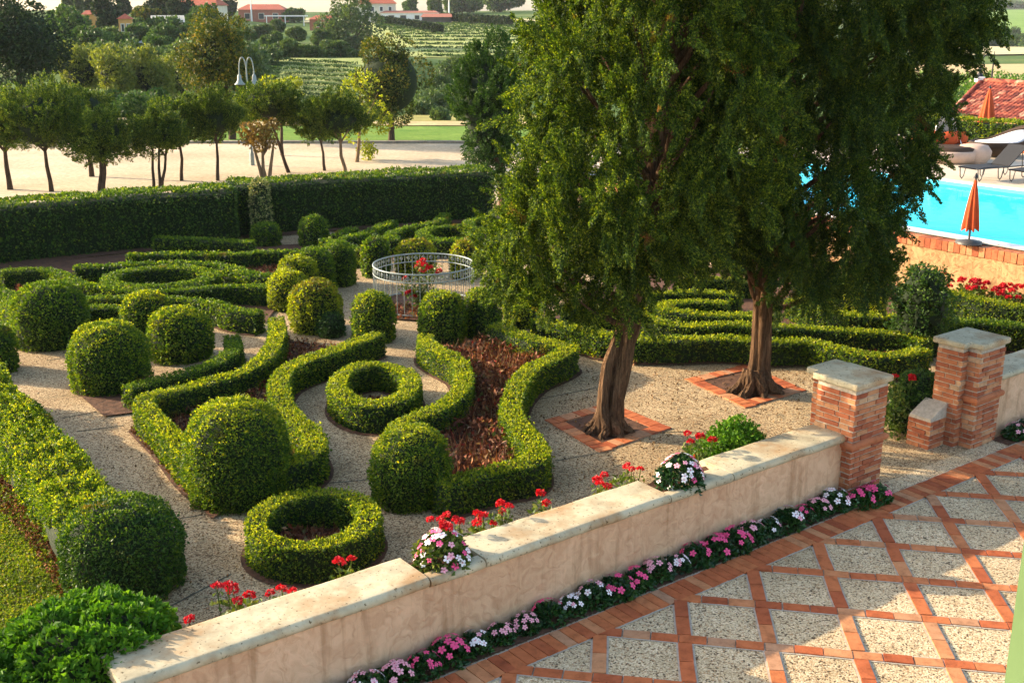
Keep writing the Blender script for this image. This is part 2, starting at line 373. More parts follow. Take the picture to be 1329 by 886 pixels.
M['tan'] = field_mat('stubble', (.42, .30, .14), (.58, .44, .22), .25)
M['hay'] = field_mat('pale_hay', (.5, .42, .2), (.62, .55, .3), .08)
M['fgreen'] = field_mat('bright_meadow', (.13, .23, .04), (.22, .32, .07), .1)
M['dirt'] = field_mat('vineyard_earth', (.20, .15, .075), (.2, .2, .07), .3)
M['vinegrass'] = field_mat('vineyard_grass', (.30, .33, .10), (.40, .42, .15), .3)
M['terrac'] = field_mat('red_earth', (.5, .16, .06), (.6, .25, .1), .2)

drape('gravel_yard', [(-48, 33.2), (7, 33.2), (9, 50.2), (-48, 50.2)], M['sand'], .055)
drape('green_field', [(-60, 51), (8, 51), (9, 59), (-60, 59)], M['strip'], .07)
drape('stubble_field', [(-30, 59.5), (7, 59.5), (7, 67), (-30, 67)], M['tan'], .07)
drape('dry_meadow', [(-8, 68), (5, 68), (5, 98), (-9, 98)], field_mat('dry_meadow', (.25, .22, .07), (.36, .32, .1), .2), .07)
mb = MB()
for x in np.arange(-48, 7.4, 1.3):
    mb.box((x+.65, 50.6 + .05*math.sin(x), -.02), (1.28, .28, .2))
tag(mb.build('yard_kerb', plain('kerb_stone', (.30, .24, .17), .9, .3, 6)), kind='structure')

sheet('garden_path', [W(-6, -7.6), W(20.5, -7.6), W(20.5, -30), W(8, -30), (-16, 24), (-16, 8)], 0.0, M['path'])
# joints across the long left path, with moss growing in them
mb = MB()
def strip(mb, a, b, w, z, m=0):
    a = np.array(a, float); b = np.array(b, float); d = (b-a)/np.linalg.norm(b-a); p = np.array([-d[1], d[0]])*w/2
    V = [(*(a-p), z), (*(b-p), z), (*(b+p), z), (*(a+p), z)]
    mb.add(V, np.array([(0, 1, 2, 3)]), m)
for a, b in [((78, 543), (126, 534)), ((172, 683), (262, 668)), ((215, 790), (300, 745)), ((20, 436), (60, 432)), ((60, 468), (98, 462)), ((100, 560), (160, 552)),
             ((415, 628), (480, 622)), ((720, 598), (776, 588)), ((345, 672), (372, 662)), ((836, 560), (975, 562)), ((690, 520), (790, 500))]:
    strip(mb, G(*a), G(*b), .025, .004)
tag(mb.build('path_joints', M['joint']), kind='structure')
# path kerb edge beside the mulch
# ------------------------------------------------------------------ terrace paving
sheet('terrace', [W(-14, -7.62), W(34, -7.62), W(34, 9), W(-14, 9)], 0.004, M['panel'])
def terrace_bricks():
    mb = MB(); mo = MB()
    r = np.random.default_rng(3)
    # border of soldier bricks along the flower bed
    for u in np.arange(-2, 20, .118):
        mb.box(W(u, -7.19 + r.normal()*.003).tolist() + [.0145 + r.normal()*.0008], (.108, .285, .016), 0, WANG + r.normal()*.012)
    mo.add([(*W(-2, -7.36), .0085), (*W(20, -7.36), .0085), (*W(20, -7.03), .0085), (*W(-2, -7.03), .0085)], np.array([(3, 2, 1, 0)]))
    A = np.array([.984, -.178]); B = np.array([-.09, -.996]); pitch = .782; O = np.array([4.03, 10.5]); O = np.array([4.036, 10.5])
    O = np.array([4.045, 10.51])
    angA = math.atan2(A[1], A[0]); angB = math.atan2(B[1], B[0])
    def inside(p): return p[0]*DY - p[1]*DX > -7.035
    wA = .138
    for i in range(-12, 14):
        base = O + B*pitch*i
        for k in np.arange(-14, 22, .2607):
            c = base + A*k
            if inside(c + A*.19):
                mb.box((c[0]+r.normal()*.002, c[1]+r.normal()*.002, .0105 + r.normal()*.0014), (.249, .126, .017), 0, angA + r.normal()*.01)
            if inside(c):
                q = [c-A*.1283-B*wA*.60, c+A*.1283-B*wA*.60, c+A*.1283+B*wA*.60, c-A*.1283+B*wA*.60]
                mo.add([(*p, .0095) for p in q], np.array([(3, 2, 1, 0)]))
        for j in range(-14, 24):
            n0 = O + B*pitch*i + A*pitch*j
            for k in (.5-.153, .5, .5+.153) if False else (.295, .515, .735):
                pass
            span = pitch - wA
            for q_ in range(3 if False else 2):
                c = n0 + B*(wA/2 + span*(q_+.5)/2)
                if inside(c) :
                    mb.box((c[0], c[1], .0125 + r.normal()*.0014), (span/2-.012, .126, .017), 0, angB + r.normal()*.012)
                    h = span/4; q = [c-B*h-A*wA*.60, c+B*h-A*wA*.60, c+B*h+A*wA*.60, c-B*h+A*wA*.60]
                    mo.add([(*p, .0085) for p in q], np.array([(0, 1, 2, 3)]))
    tag(mb.build('paving_bricks', M['paver']), kind='structure')
    tag(mo.build('paving_mortar', M['mortar']), kind='structure')
terrace_bricks()
sheet('wall_foot_bed', [W(-3, -7.64), W(11.2, -7.64), W(11.2, -7.37), W(-3, -7.37)], .012, M['soil'])
sheet('wall_foot_bed', [W(13.9, -7.64), W(20, -7.64), W(20, -7.37), W(13.9, -7.37)], .012, M['soil'])
# ------------------------------------------------------------------ wall, coping, pillars
def local(o, u, n, z=0): o.location = (*W(u, n), z); o.rotation_euler = (0, 0, WANG)
def coping(name, u0, u1, parent, n0=-8.19, n1=-7.65, z0=.70, z1=.80, seed=0, rim=None):
    """slab in wall-local coordinates (x = u, y = -(n+7.9)) with rounded noses"""
    r = np.random.default_rng(seed)
    ya, yb = -(n1+7.9), -(n0+7.9)
    rad = (z1-z0)/2; sec = []
    for t in np.linspace(-90, 90, 9): sec.append((ya + rad - math.cos(R(t))*rad, (z0+z1)/2 + math.sin(R(t))*rad))
    for t in np.linspace(0, 1, 7)[1:-1]: sec.append((ya+rad + (yb-ya-2*rad)*t, z1))
    for t in np.linspace(90, -90, 9): sec.append((yb - rad + math.cos(R(t))*rad, (z0+z1)/2 + math.sin(R(t))*rad))
    sec = np.array(sec); n = max(4, int((u1-u0)/.06)); us = np.linspace(u0, u1, n)
    P = np.zeros((n, len(sec), 3)); P[..., 0] = us[:, None]; P[..., 1] = sec[None, :, 0]; P[..., 2] = sec[None, :, 1]
    P += (vnoise(P.reshape(-1, 3), 2.2, seed)*.006).reshape(n, len(sec))[..., None] * np.array([0, .8, 1])
    P[0, :, 1:] = P[0, :, 1:]*.985 + P[0].mean(0)[1:]*.015; P[-1, :, 1:] = P[-1, :, 1:]*.985 + P[-1].mean(0)[1:]*.015
    mb = MB(); mb.grid(np.swapaxes(P, 0, 1), 0, True, False)
    k = len(sec)
    mb.add(P[:, [0, -1]].reshape(-1, 3), np.array([(2*i, 2*i+1, 2*i+3, 2*i+2) for i in range(n-1)]))
    mb.add(P[0], [list(range(k))]); mb.add(P[-1], [list(range(k))[::-1]])
    return mb.build(name, M['stone'], parent)
def wall_body(name, u0, u1, parent, z1, mat, n0=-8.13, n1=-7.70):
    nu, nz = max(4, int((u1-u0)/.08)), 12
    mb = MB()
    for yy, s in ((-(n1+7.9), 1), (-(n0+7.9), -1)):
        U, Z = np.meshgrid(np.linspace(u0, u1, nu), np.linspace(-.05, z1, nz), indexing='ij')
        P = np.stack([U, np.full_like(U, yy), Z], -1)
        P[..., 1] += (vnoise(P.reshape(-1, 3), 1.6, 4)*.008).reshape(U.shape)
        mb.grid(P if s > 0 else P[::-1])
    ya, yb = -(n1+7.9)+.02, -(n0+7.9)-.02
    mb.box(((u0+u1)/2, (ya+yb)/2, z1/2-.03), (u1-u0, yb-ya, z1+.04))
    return mb.build(name, mat, parent)
gw = empty('garden_wall', (0, 0, 0), 'long peach plastered garden wall with pale stone coping, foreground', 'wall'); local(gw, 0, -7.9)
wall_body('plaster_wall', 2.2, 10.75, gw, .72, M['stucco'])
coping('coping_slab', 2.16, 4.88, gw, seed=1); coping('coping_slab', 5.50, 7.84, gw, seed=2); coping('coping_slab', 8.80, 10.84, gw, seed=3)
for a, b, s in ((4.90, 5.49, 4), (7.86, 8.33, 5)):
    coping('planter_rim', a, b, gw, -7.83, -7.655, .69, .785, s)
coping('planter_rim', 8.34, 8.79, gw, -7.95, -7.655, .69, .80, 8)
for a, b in ((4.88, 5.50), (7.85, 8.80)):
    mb = MB(); mb.grid(np.stack(np.meshgrid(np.linspace(a, b, 10), np.linspace(-.05, .22, 8), indexing='ij') + [np.full((10, 8), .735) + rng.normal(size=(10, 8))*.008], -1))
    mb.build('planter_soil', M['soil'], gw)
# lower pale ledge beyond the end of the coping
le = empty('wall_ledge', (0, 0, 0), 'low pale stone ledge continuing past the left end of the coping', 'wall'); local(le, 0, -7.9)
wall_body('plaster_base', .2, 2.15, le, .5, M['stucco']); coping('ledge_slab', -.1, 2.152, le, -8.2, -7.66, .5, .58, 9)

def brick_shaft(mb, x0, x1, y0, y1, z0, z1, seed):
    r = np.random.default_rng(seed); ch = .066; mt = .0145; L = .235
    mb.box(((x0+x1)/2, (y0+y1)/2, (z0+z1)/2), (x1-x0-.02, y1-y0-.02, z1-z0), 1)
    k = 0; z = z0 + .004
    while z + ch <= z1 + .004:
        for face in range(4):
            full = (k + (face < 2)) % 2 == 0
            if face < 2: a0, a1 = x0, x1
            else: a0, a1 = y0, y1
            if not full: a0 += .066; a1 -= .066
            a = a0
            first = r.uniform(.55, 1.0)
            while a < a1 - .02:
                l = L * (first if a == a0 else r.uniform(.85, 1.08)); b = min(a + l, a1)
                if a1 - b < .07: b = a1
                p = r.uniform(-.002, .006); c = (a+b)/2; w = b-a-mt; hh = ch - mt + r.normal()*.0025
                zz = z + ch/2 + r.normal()*.0015; rr = r.normal()*.004; d = .07
                if face == 0: mb.box((c, y0 + d/2 - p, zz), (w, d, hh), 0, rr)
                elif face == 1: mb.box((c, y1 - d/2 + p, zz), (w, d, hh), 0, rr)
                elif face == 2: mb.box((x0 + d/2 - p, c, zz), (d, w, hh), 0, rr)
                else: mb.box((x1 - d/2 + p, c, zz), (d, w, hh), 0, rr)
                a = b
        z += ch; k += 1
def pillar(u0, n1, lx, ly, ht, label, notch, seed, capz=.085):
    """local frame: x along the wall, y away from the terrace, origin at front left foot"""
    e = empty('brick_pillar', (0, 0, 0), label, 'pillar', 'brick gate pillars'); local(e, u0, n1)
    mb = MB(); brick_shaft(mb, 0, lx, 0, ly, 0, ht-capz, seed)
    if notch == 'back': brick_shaft(mb, .18, lx-.09, ly+.001, ly+.2, 0, ht-capz-.002, seed+5)
    else: brick_shaft(mb, -.13, -.001, .18, ly-.02, 0, ht-capz-.002, seed+5)
    mb.build('brick_shaft', [M['pbrick'], M['mortar']], e)
    o = .042
    if notch == 'back': poly = [(-o, -o), (lx+o, -o), (lx+o, ly+.04), (lx+.02, ly+.05), (lx+.02, ly+.2+o), (.08, ly+.2+o), (.08, ly+.07), (-o, ly+.05)]
    else: poly = [(-o, -o), (lx+o, -o), (lx+o, ly+o), (-.13-o, ly+o), (-.13-o, .18-o), (-o, .18-o)]
    bm = prism(poly, ht-capz, ht, .028, 4); bm_obj('pillar_cap', bm, M['stone'], e)
    mb = MB(); t = .035; zb = ht*.47                     # projecting moulding, mitred round the shaft
    secn = [(0, -.05), (t*.8, -.035), (t*1.05, 0), (t*.8, .03), (0, .045)]
    ring = np.zeros((5, 4, 3))
    for i, (q, dz) in enumerate(secn):
        ring[i] = [(-q-.004, -q-.004, zb+dz), (lx+q+.004, -q-.004, zb+dz), (lx+q+.004, ly+q+.004, zb+dz), (-q-.004, ly+q+.004, zb+dz)]
    mb.grid(ring, 0, False, True); mb.build('brick_moulding', M['pbrick'], e)
    return e
pillar(10.70, -7.56, .62, .56, 1.46, 'near brick gate pillar with sunlit pale stone cap, joining the coped wall', 'back', 11)
pillar(13.36, -7.60, .58, .58, 1.46, 'farther brick gate pillar right of the gateway with greyer cap', 'side', 23)
fl = empty('brick_buttress', (0, 0, 0), 'low sloping brick buttress leaning on the farther gate pillar', 'buttress'); local(fl, 12.88, -7.92)
mb = MB(); brick_shaft(mb, 0, .36, 0, .34, 0, .41, 31); mb.build('brick_body', [M['pbrick'], M['mortar']], fl)
mb = MB(); mb.add([(.005, .005, .39), (.352, .005, .39), (.352, .335, .39), (.005, .335, .39), (.01, .01, .43), (.352, .01, .59), (.352, .33, .59), (.01, .33, .43)], np.array([(0, 3, 2, 1), (4, 5, 6, 7), (0, 1, 5, 4), (1, 2, 6, 5), (2, 3, 7, 6), (3, 0, 4, 7)])); mb.build('sloping_top', M['mortar'], fl)
g2 = empty('garden_wall', (0, 0, 0), 'short stretch of plastered wall with coping right of the far gate pillar', 'wall'); local(g2, 0, -7.9)
wall_body('plaster_wall', 14.05, 20.4, g2, .80, M['stucco']); coping('coping_slab', 14.0, 17.0, g2, -8.19, -7.65, .80, .89, 12); coping('coping_slab', 17.02, 20.4, g2, -8.19, -7.65, .80, .89, 13)

# brick edged tree pits
def tree_pit(name, corners_px, label=None):
    c = [G(*p) for p in corners_px]; ctr = sum(c)/4
    mb = MB(); mo = MB(); r = np.random.default_rng(5)
    for i in range(4):
        a, b = c[i], c[(i+1) % 4]; d = b-a; L = np.linalg.norm(d); d /= L; nrm = np.array([-d[1], d[0]])
        if np.dot(ctr-a, nrm) < 0: nrm = -nrm
        ang = math.atan2(d[1], d[0]); w = .22
        k = int((L-w)/.125)
        for j in range(k):
            p = a + d*(.0 + (j+.5)*(L-w)/k) + nrm*w/2
            mb.box((p[0], p[1], .010 + r.normal()*.0015), ((L-w)/k-.01, w-.01, .02), 0, ang + r.normal()*.015)
        q = [a, a+d*(L-w), a+d*(L-w)+nrm*w, a+nrm*w]
        z = .005 + i*.0006
        f = [0, 1, 2, 3]
        mo.add([(*p, z) for p in q], np.array([f]))
    tag(mb.build(name + '_bricks', M['paver']), kind='structure'); tag(mo.build(name + '_mortar', M['mortar']), kind='structure')
    s = [p + (ctr-p)/np.linalg.norm(ctr-p)*.31 for p in c]
    sheet(name + '_soil', s, .0045, M['soil'])
tree_pit('tree_pit', [(706, 546), (791, 523), (872, 556), (778, 588)])
tree_pit('tree_pit', [(888, 493), (968, 474), (1047, 507), (967, 530)])
# ------------------------------------------------------------------ clipped hedges
def smooth(P, closed=False, step=.10):
    P = np.asarray(P, float); n = len(P); out = []
    rngi = range(n if closed else n-1)
    for i in rngi:
        p1, p2 = P[i], P[(i+1) % n]
        p0 = P[i-1] if (closed or i > 0) else 2*p1-p2
        p3 = P[(i+2) % n] if (closed or i < n-2) else 2*p2-p1
        k = max(2, int(np.linalg.norm(p2-p1)/step))
        for t in np.arange(k)/k:
            out.append(.5*((2*p1)+(-p0+p2)*t+(2*p0-5*p1+4*p2-p3)*t*t+(-p0+3*p1-3*p2+p3)*t**3))
    if not closed: out.append(P[-1])
    return np.array(out)
_mulch_z = [.006]
def hedge(name, px, label, w=.30, h=.42, closed=False, mat='box', zt=None, leaf=None, dens=None, group='low clipped hedges of the parterre', cat='hedge', xy=None, mulch=.05, seed=None, topmat=None, topp=.8, rad=.045, lump=.022, core=.78, z0=0.0):
    P = np.array([G(a, b, h+z0) for a, b in px]) if xy is None else np.array(xy, float)
    C = smooth(P, closed)
    seg = np.diff(np.vstack([C, C[:1]]) if closed else C, axis=0); ln = np.linalg.norm(seg, axis=1)
    cum = np.concatenate([[0], np.cumsum(ln)]); total = cum[-1]
    tan = np.gradient(C, axis=0) if not closed else (np.roll(C, -1, 0) - np.roll(C, 1, 0))
    tan /= np.linalg.norm(tan, axis=1)[:, None]; nor = np.stack([-tan[:, 1], tan[:, 0]], 1)
    D = np.linalg.norm(C.mean(0))
    r = np.random.default_rng(seed if seed is not None else int(abs(C.sum()*100)) % 99991)
    # section
    sec = [(-w/2, 0.0)] + [(-w/2, h*t) for t in (.3, .6)]
    sn = [(-1, 0)]*3
    for t in np.linspace(180, 90, 4): sec.append((-w/2+rad+rad*math.cos(R(t)), h-rad+rad*math.sin(R(t)))); sn.append((math.cos(R(t)), math.sin(R(t))))
    for t in (-.25, .25): sec.append((w*t, h)); sn.append((0, 1))
    for t in np.linspace(90, 0, 4): sec.append((w/2-rad+rad*math.cos(R(t)), h-rad+rad*math.sin(R(t)))); sn.append((math.cos(R(t)), math.sin(R(t))))
    sec += [(w/2, h*t) for t in (.6, .3)] + [(w/2, 0.0)]; sn += [(1, 0)]*3
    sec = np.array(sec); sn = np.array(sn, float)
    sl = np.concatenate([[0], np.cumsum(np.linalg.norm(np.diff(sec, axis=0), axis=1))])
    org = np.array([*C.mean(0), z0])
    mb = MB()
    # inner core
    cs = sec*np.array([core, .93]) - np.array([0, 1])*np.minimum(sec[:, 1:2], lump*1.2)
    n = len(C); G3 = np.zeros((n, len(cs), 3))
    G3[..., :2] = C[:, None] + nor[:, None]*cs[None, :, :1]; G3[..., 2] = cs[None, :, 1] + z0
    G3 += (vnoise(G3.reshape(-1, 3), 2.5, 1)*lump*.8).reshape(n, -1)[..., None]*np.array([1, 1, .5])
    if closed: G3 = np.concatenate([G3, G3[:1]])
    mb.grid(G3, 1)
    if not closed:
        k = len(cs); mb.add(G3[0], [list(range(k))], 1); mb.add(G3[-1], [list(range(k))[::-1]], 1)
    if leaf is None: leaf = .026 if D < 13 else (.031 if D < 18 else (.04 if D < 24 else .055))
    if dens is None: dens = 2.3 / (leaf*leaf)
    cnt = int(total*sl[-1]*dens)
    u = r.uniform(0, total, cnt); s = r.uniform(0, sl[-1], cnt)
    idx = np.clip(np.searchsorted(cum, u, 'right')-1, 0, len(ln)-1); f = (u-cum[idx])/ln[idx]
    Cn = np.vstack([C, C[:1]]) if closed else C; Nn = np.vstack([nor, nor[:1]]) if closed else nor
    c = Cn[idx]*(1-f)[:, None] + Cn[idx+1]*f[:, None]; nn = Nn[idx]*(1-f)[:, None] + Nn[idx+1]*f[:, None]
    o = np.interp(s, sl, sec[:, 0]); z = np.interp(s, sl, sec[:, 1]); na = np.interp(s, sl, sn[:, 0]); nz = np.interp(s, sl, sn[:, 1])
    P3 = np.concatenate([c + nn*o[:, None], z[:, None] + z0], 1); N3 = np.concatenate([nn*na[:, None], nz[:, None]], 1)
    if not closed:
        for end, sg in ((0, -1), (-1, 1)):
            ce = int(w*h*dens); oo = r.uniform(-w/2, w/2, ce); zz = r.uniform(0, h, ce)
            P3 = np.concatenate([P3, np.concatenate([C[end] + nor[end]*oo[:, None] + tan[end]*sg*.03, zz[:, None]+z0], 1)])
            N3 = np.concatenate([N3, np.tile([*(tan[end]*sg), 0.1], (ce, 1))])
    lum = vnoise(P3, 3.0, 1); lum2 = vnoise(P3, 9.0, 2)
    P3 = P3 + N3*(lump*lum + lump*.7*lum2 - .048*r.random(len(P3))**1.3 - .002 + .035*(r.random(len(P3)) < .025))[:, None]
    hot = (r.random(len(P3)) < np.where(N3[:, 2] > .7, topp, topp*.2)) if topmat else np.zeros(len(P3), bool)  # upward leaves take the brighter topmat, painting in low sun besides young growth
    leaves(mb, P3[~hot], N3[~hot], leaf*1.25, leaf*.8, 1.0, 0, r)
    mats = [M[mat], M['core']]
    if topmat:
        leaves(mb, P3[hot], N3[hot], leaf*1.25, leaf*.8, .9, 2, r); mats.append(M[topmat])
    ob = tag(mb.build(name, mats, org=org), label, cat, group)
    if mulch:
        _mulch_z[0] += .0009; z = _mulch_z[0] + z0
        e = w/2 + mulch; q = np.concatenate([C + nor*e, np.full((len(C), 1), z)], 1); p = np.concatenate([C - nor*e, np.full((len(C), 1), z)], 1)
        if closed: q = np.vstack([q, q[:1]]); p = np.vstack([p, p[:1]])
        m2 = MB(); m2.grid(np.stack([q, p]), 0, False); tag(m2.build('mulch_strip', M['soil']), kind='structure')
    return C
def topiary(px, ytop, ybase, hw, label, mat='box', shape=2.6, name='topiary_ball', leaf=None, topmat=None, group='clipped topiary balls of the parterre', zmin=.06, lump=.03, cat='topiary', base=None, h=None, r0=None, z0=0.0, dens=2.5):
    if base is None:
        f = G(px, ybase, z0); D = np.linalg.norm(f); d = f/D
        rr = hw*mpp(D + .4); ctr = f + d*rr*.9
    else: ctr = np.array(base, float); rr = r0; D = np.linalg.norm(ctr)
    if h is None: h = GD(px, ytop, (ctr + ctr/np.linalg.norm(ctr)*rr*.25)[1])[2] - z0
    r = np.random.default_rng(int(px*7+ytop)); 
    if leaf is None: leaf = .026 if D < 13 else (.031 if D < 18 else (.04 if D < 24 else .055))
    # dome profile: nearly upright sides closing in a soft top
    t = np.linspace(0, 1, 60); ang = t*np.pi/2
    prof_r = np.where(True, np.cos(ang)**(2/shape), 0); prof_z = np.sin(ang)**(2/shape)
    zb = .40
    z = np.concatenate([np.linspace(0, zb, 12), zb + (1-zb)*prof_z[1:]])*h; rad = np.concatenate([.93 + .07*np.sin(np.linspace(0, 1, 12)*np.pi/2), prof_r[1:]])*rr
    dz = np.gradient(z); dr = np.gradient(rad); sl = np.concatenate([[0], np.cumsum(np.hypot(np.diff(z), np.diff(rad)))])
    nl = np.hypot(dz, dr); nr = dz/nl; nz = -dr/nl
    w = np.concatenate([[0], np.cumsum(np.hypot(np.diff(z), np.diff(rad))*(rad[1:]+rad[:-1])*np.pi)]); area = w[-1]
    cnt = int(area*dens/(leaf*leaf))
    q = r.uniform(0, area, cnt); th = r.uniform(0, 2*np.pi, cnt)
    R_ = np.interp(q, w, rad); Z_ = np.interp(q, w, z); a = np.interp(q, w, nr); b = np.interp(q, w, nz)
    P = np.stack([R_*np.cos(th), R_*np.sin(th), Z_], 1); N = np.stack([a*np.cos(th), a*np.sin(th), b], 1)
    off = rng.uniform(0, 50, 3)
    lu = vnoise(P+off, 2.2/rr, 3); lu2 = vnoise(P+off, 9, 5)
    P = P + N*(lump*1.3*lu + lump*.7*lu2 - .055*r.random(cnt)**1.3 + .035*(r.random(cnt) < .02))[:, None]
    P[:, 2] = np.maximum(P[:, 2], zmin*.4)
    mb = MB()
    hot = (r.random(cnt) < np.clip(N[:, 2]*.8, .08, .8)*(lu > -.3)) if topmat else np.zeros(cnt, bool)  # topmat gathers on the crown; its brighter greens paint in sunlight there
    leaves(mb, P[~hot], N[~hot], leaf*1.25, leaf*.85, 1.0, 0, r)
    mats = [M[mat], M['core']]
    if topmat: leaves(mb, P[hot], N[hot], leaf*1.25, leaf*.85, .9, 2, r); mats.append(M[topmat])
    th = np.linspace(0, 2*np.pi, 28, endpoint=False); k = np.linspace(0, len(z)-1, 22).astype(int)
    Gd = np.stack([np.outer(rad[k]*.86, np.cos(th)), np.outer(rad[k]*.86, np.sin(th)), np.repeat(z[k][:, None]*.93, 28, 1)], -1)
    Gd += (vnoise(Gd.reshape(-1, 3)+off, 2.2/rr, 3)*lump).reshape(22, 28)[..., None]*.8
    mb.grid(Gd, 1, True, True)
    o = tag(mb.build(name, mats, loc=(ctr[0], ctr[1], z0)), label, cat, group)
    return ctr, rr, h
def bedplants(name, poly, count, hgt=.2, leaf=.06, mat='deadplant', seed=1, kind='stuff', z=.02):
    poly = np.array(poly); r = np.random.default_rng(seed); lo, hi = poly.min(0), poly.max(0)
    p = r.uniform(lo, hi, (count*3, 2)); x, y = p[:, 0], p[:, 1]; ins = np.zeros(len(p), bool)
    n = len(poly)
    for i in range(n):
        a, b = poly[i], poly[(i+1) % n]
        c = ((a[1] > y) != (b[1] > y)) & (x < (b[0]-a[0])*(y-a[1])/(b[1]-a[1]+1e-12)+a[0]); ins ^= c
    p = p[ins][:count]; mb = MB()
    clump = vnoise(np.concatenate([p, np.zeros((len(p), 1))], 1), 1.6, 8)
    hh = hgt*np.clip(.55 + .6*clump, .05, 1.2)
    P = np.concatenate([p, (z + hh*r.random(len(p)))[:, None]], 1); N = np.tile([0, 0, .6], (len(p), 1))
    leaves(mb, P, N, leaf*1.3, leaf*.8, 1.2, 0, r)
    if mat == 'deadplant':
        k = len(P)//4; Q = P[:k].copy(); Q[:, 2] = z + .02; leaves(mb, Q, np.tile([0, 0, 1.6], (k, 1)), hgt*1.2, .012, .7, 0, r)
    o = mb.build(name, M[mat])
    return tag(o, kind=kind)

# --- front left bed and right bed
LB_out = [(358, 411), (360, 432), (343, 461), (300, 484), (240, 500), (186, 517), (212, 548), (246, 588), (275, 610)]
LB_in = [(490, 430), (465, 440), (429, 454), (395, 465), (370, 478), (361, 497), (368, 519), (383, 540), (403, 557), (409, 576), (392, 592), (350, 604)]
RB_in = [(552, 433), (554, 442), (573, 454), (594, 465), (602, 484), (597, 504), (573, 524), (540, 538), (518, 548), (520, 575)]
RB_out = [(640, 418), (662, 426), (692, 437), (716, 442), (739, 449), (727, 458), (697, 471), (677, 488), (666, 511), (665, 534), (681, 557), (697, 580), (688, 597), (660, 602), (612, 614), (570, 626)]
gxy = lambda L, h=.42: [G(a, b, h) for a, b in L]
lb = gxy(LB_out) + gxy(LB_in)[::-1]; rb = gxy(RB_in) + gxy(RB_out)[::-1]
sheet('bed_soil', lb, .028, M['soil']); sheet('bed_soil', rb, .029, M['soil'])
hedge('clipped_hedge', LB_out, 'outer hedge of the left bed, straight then kinked round behind the biggest ball', w=.30, topmat='boxy', mat='box')
hedge('clipped_hedge', LB_in, 'inward bowed hedge on the right side of the left bed, facing the oval ring', w=.32, topmat='boxy')
hedge('clipped_hedge', RB_in, 'bowed hedge on the left side of the right bed, facing the oval ring', w=.30, topmat='boxy')
hedge('clipped_hedge', RB_out, 'wavy hedge round the right side and front of the right bed', w=.33, topmat='boxy')
hedge('ring_hedge', [(487, 470), (520, 477), (534, 492), (522, 512), (490, 522), (458, 517), (438, 500), (449, 479)], 'oval box ring standing in the path between the two front beds', w=.30, closed=True, topmat='boxy', group='ring shaped hedges of the parterre')
ringc = G(406.5, 668, .42); a_ = np.linspace(0, 2*np.pi, 14, endpoint=False)
hedge('ring_hedge', None, 'round box ring nearest the plastered wall, in front of the beds', w=.27, closed=True, topmat='boxy', group='ring shaped hedges of the parterre', xy=[ringc + np.array([math.cos(t), math.sin(t)])*np.array([.60, .66]) for t in a_])
bedplants('withered_bedding', lb, 3600, .2, .055, seed=2); bedplants('withered_bedding', rb, 6200, .3, .06, seed=3)
oc = G(487, 497, .42)
for c_, ra in ((oc, (.42, .42)), (ringc, (.42, .46))):
    pol = [c_ + np.array([math.cos(t)*ra[0], math.sin(t)*ra[1]]) for t in a_]
    sheet('ring_bed_soil', pol, .031, M['soil']); bedplants('withered_bedding', pol, 900, .16, .055, seed=4)
# parallel short hedge left of the left bed
hedge('clipped_hedge', [(300, 434), (303, 450), (280, 467), (240, 481), (200, 491), (166, 500)], 'short curved hedge leading from the path to the two left balls', w=.28, h=.38)
# broad hedge at left edge of the photo
hedge('clipped_hedge', [(-30, 480), (18, 535), (62, 590), (108, 648), (128, 672)], 'broad shaggy sunlit hedge along the left edge beside the lawn', w=.72, h=.58, mat='box', topmat='boxy', topp=.45, dens=4200, leaf=.03, group='broad hedges by the lawn', mulch=.30, lump=.09, rad=.12)
# --- left back parterre
hedge('clipped_hedge', [(202, 307), (260, 309), (327, 312)], 'short straight hedge in front of the tall dark hedge, back left', h=.42)
hedge('clipped_hedge', [(166, 329), (233, 327.5), (290, 328.5), (340, 325), (386, 325)], 'long straight hedge second from the tall dark hedge, back left')
hedge('clipped_hedge', [(99, 344), (145, 343), (213, 339), (272, 340), (301, 346), (324, 354), (352, 357)], 'gently bowed hedge behind the back left oval ring')
oc2 = G(208, 357, .42)
hedge('ring_hedge', None, 'flat oval ring hedge in the back left parterre', w=.34, closed=True, xy=[oc2 + np.array([math.cos(t)*1.02, math.sin(t)*.88]) for t in a_], group='ring shaped hedges of the parterre')
hedge('clipped_hedge', [(0, 351), (16, 349), (57, 348), (78, 353), (104, 365), (135, 370), (182, 376), (234, 374), (298, 369), (345, 370)], 'long snaking hedge in front of the back left oval ring')
hedge('clipped_hedge', [(105, 385), (166, 384.5), (228, 386), (272, 391), (306, 400), (336, 404)], 'sunlit straight hedge along the gravel, front of the back left parterre')
hedge('clipped_hedge', [(104, 397), (140, 396.5), (172, 397)], 'short low hedge behind the left balls')
hedge('clipped_hedge', [(-20, 372), (4, 380), (26, 393)], 'hedge stub at the left edge of the photo', w=.5, h=.5)
sheet('bed_soil', [G(-60, 350), G(150, 333), G(390, 318), G(400, 345), G(345, 420), G(300, 413), G(100, 415), G(-40, 402)], .0338, M['soil'])
bedplants('withered_bedding', [G(*p) for p in [(20, 375), (100, 372), (150, 388), (100, 410), (40, 405)]], 2500, .15, .07, seed=9)
bedplants('withered_bedding', [G(*p) for p in [(240, 383), (340, 380), (345, 395), (300, 398), (250, 390)]], 1600, .15, .07, seed=10)
bedplants('withered_bedding', [G(*p) for p in [(300, 350), (390, 335), (380, 362), (340, 362)]], 1600, .15, .07, seed=11)
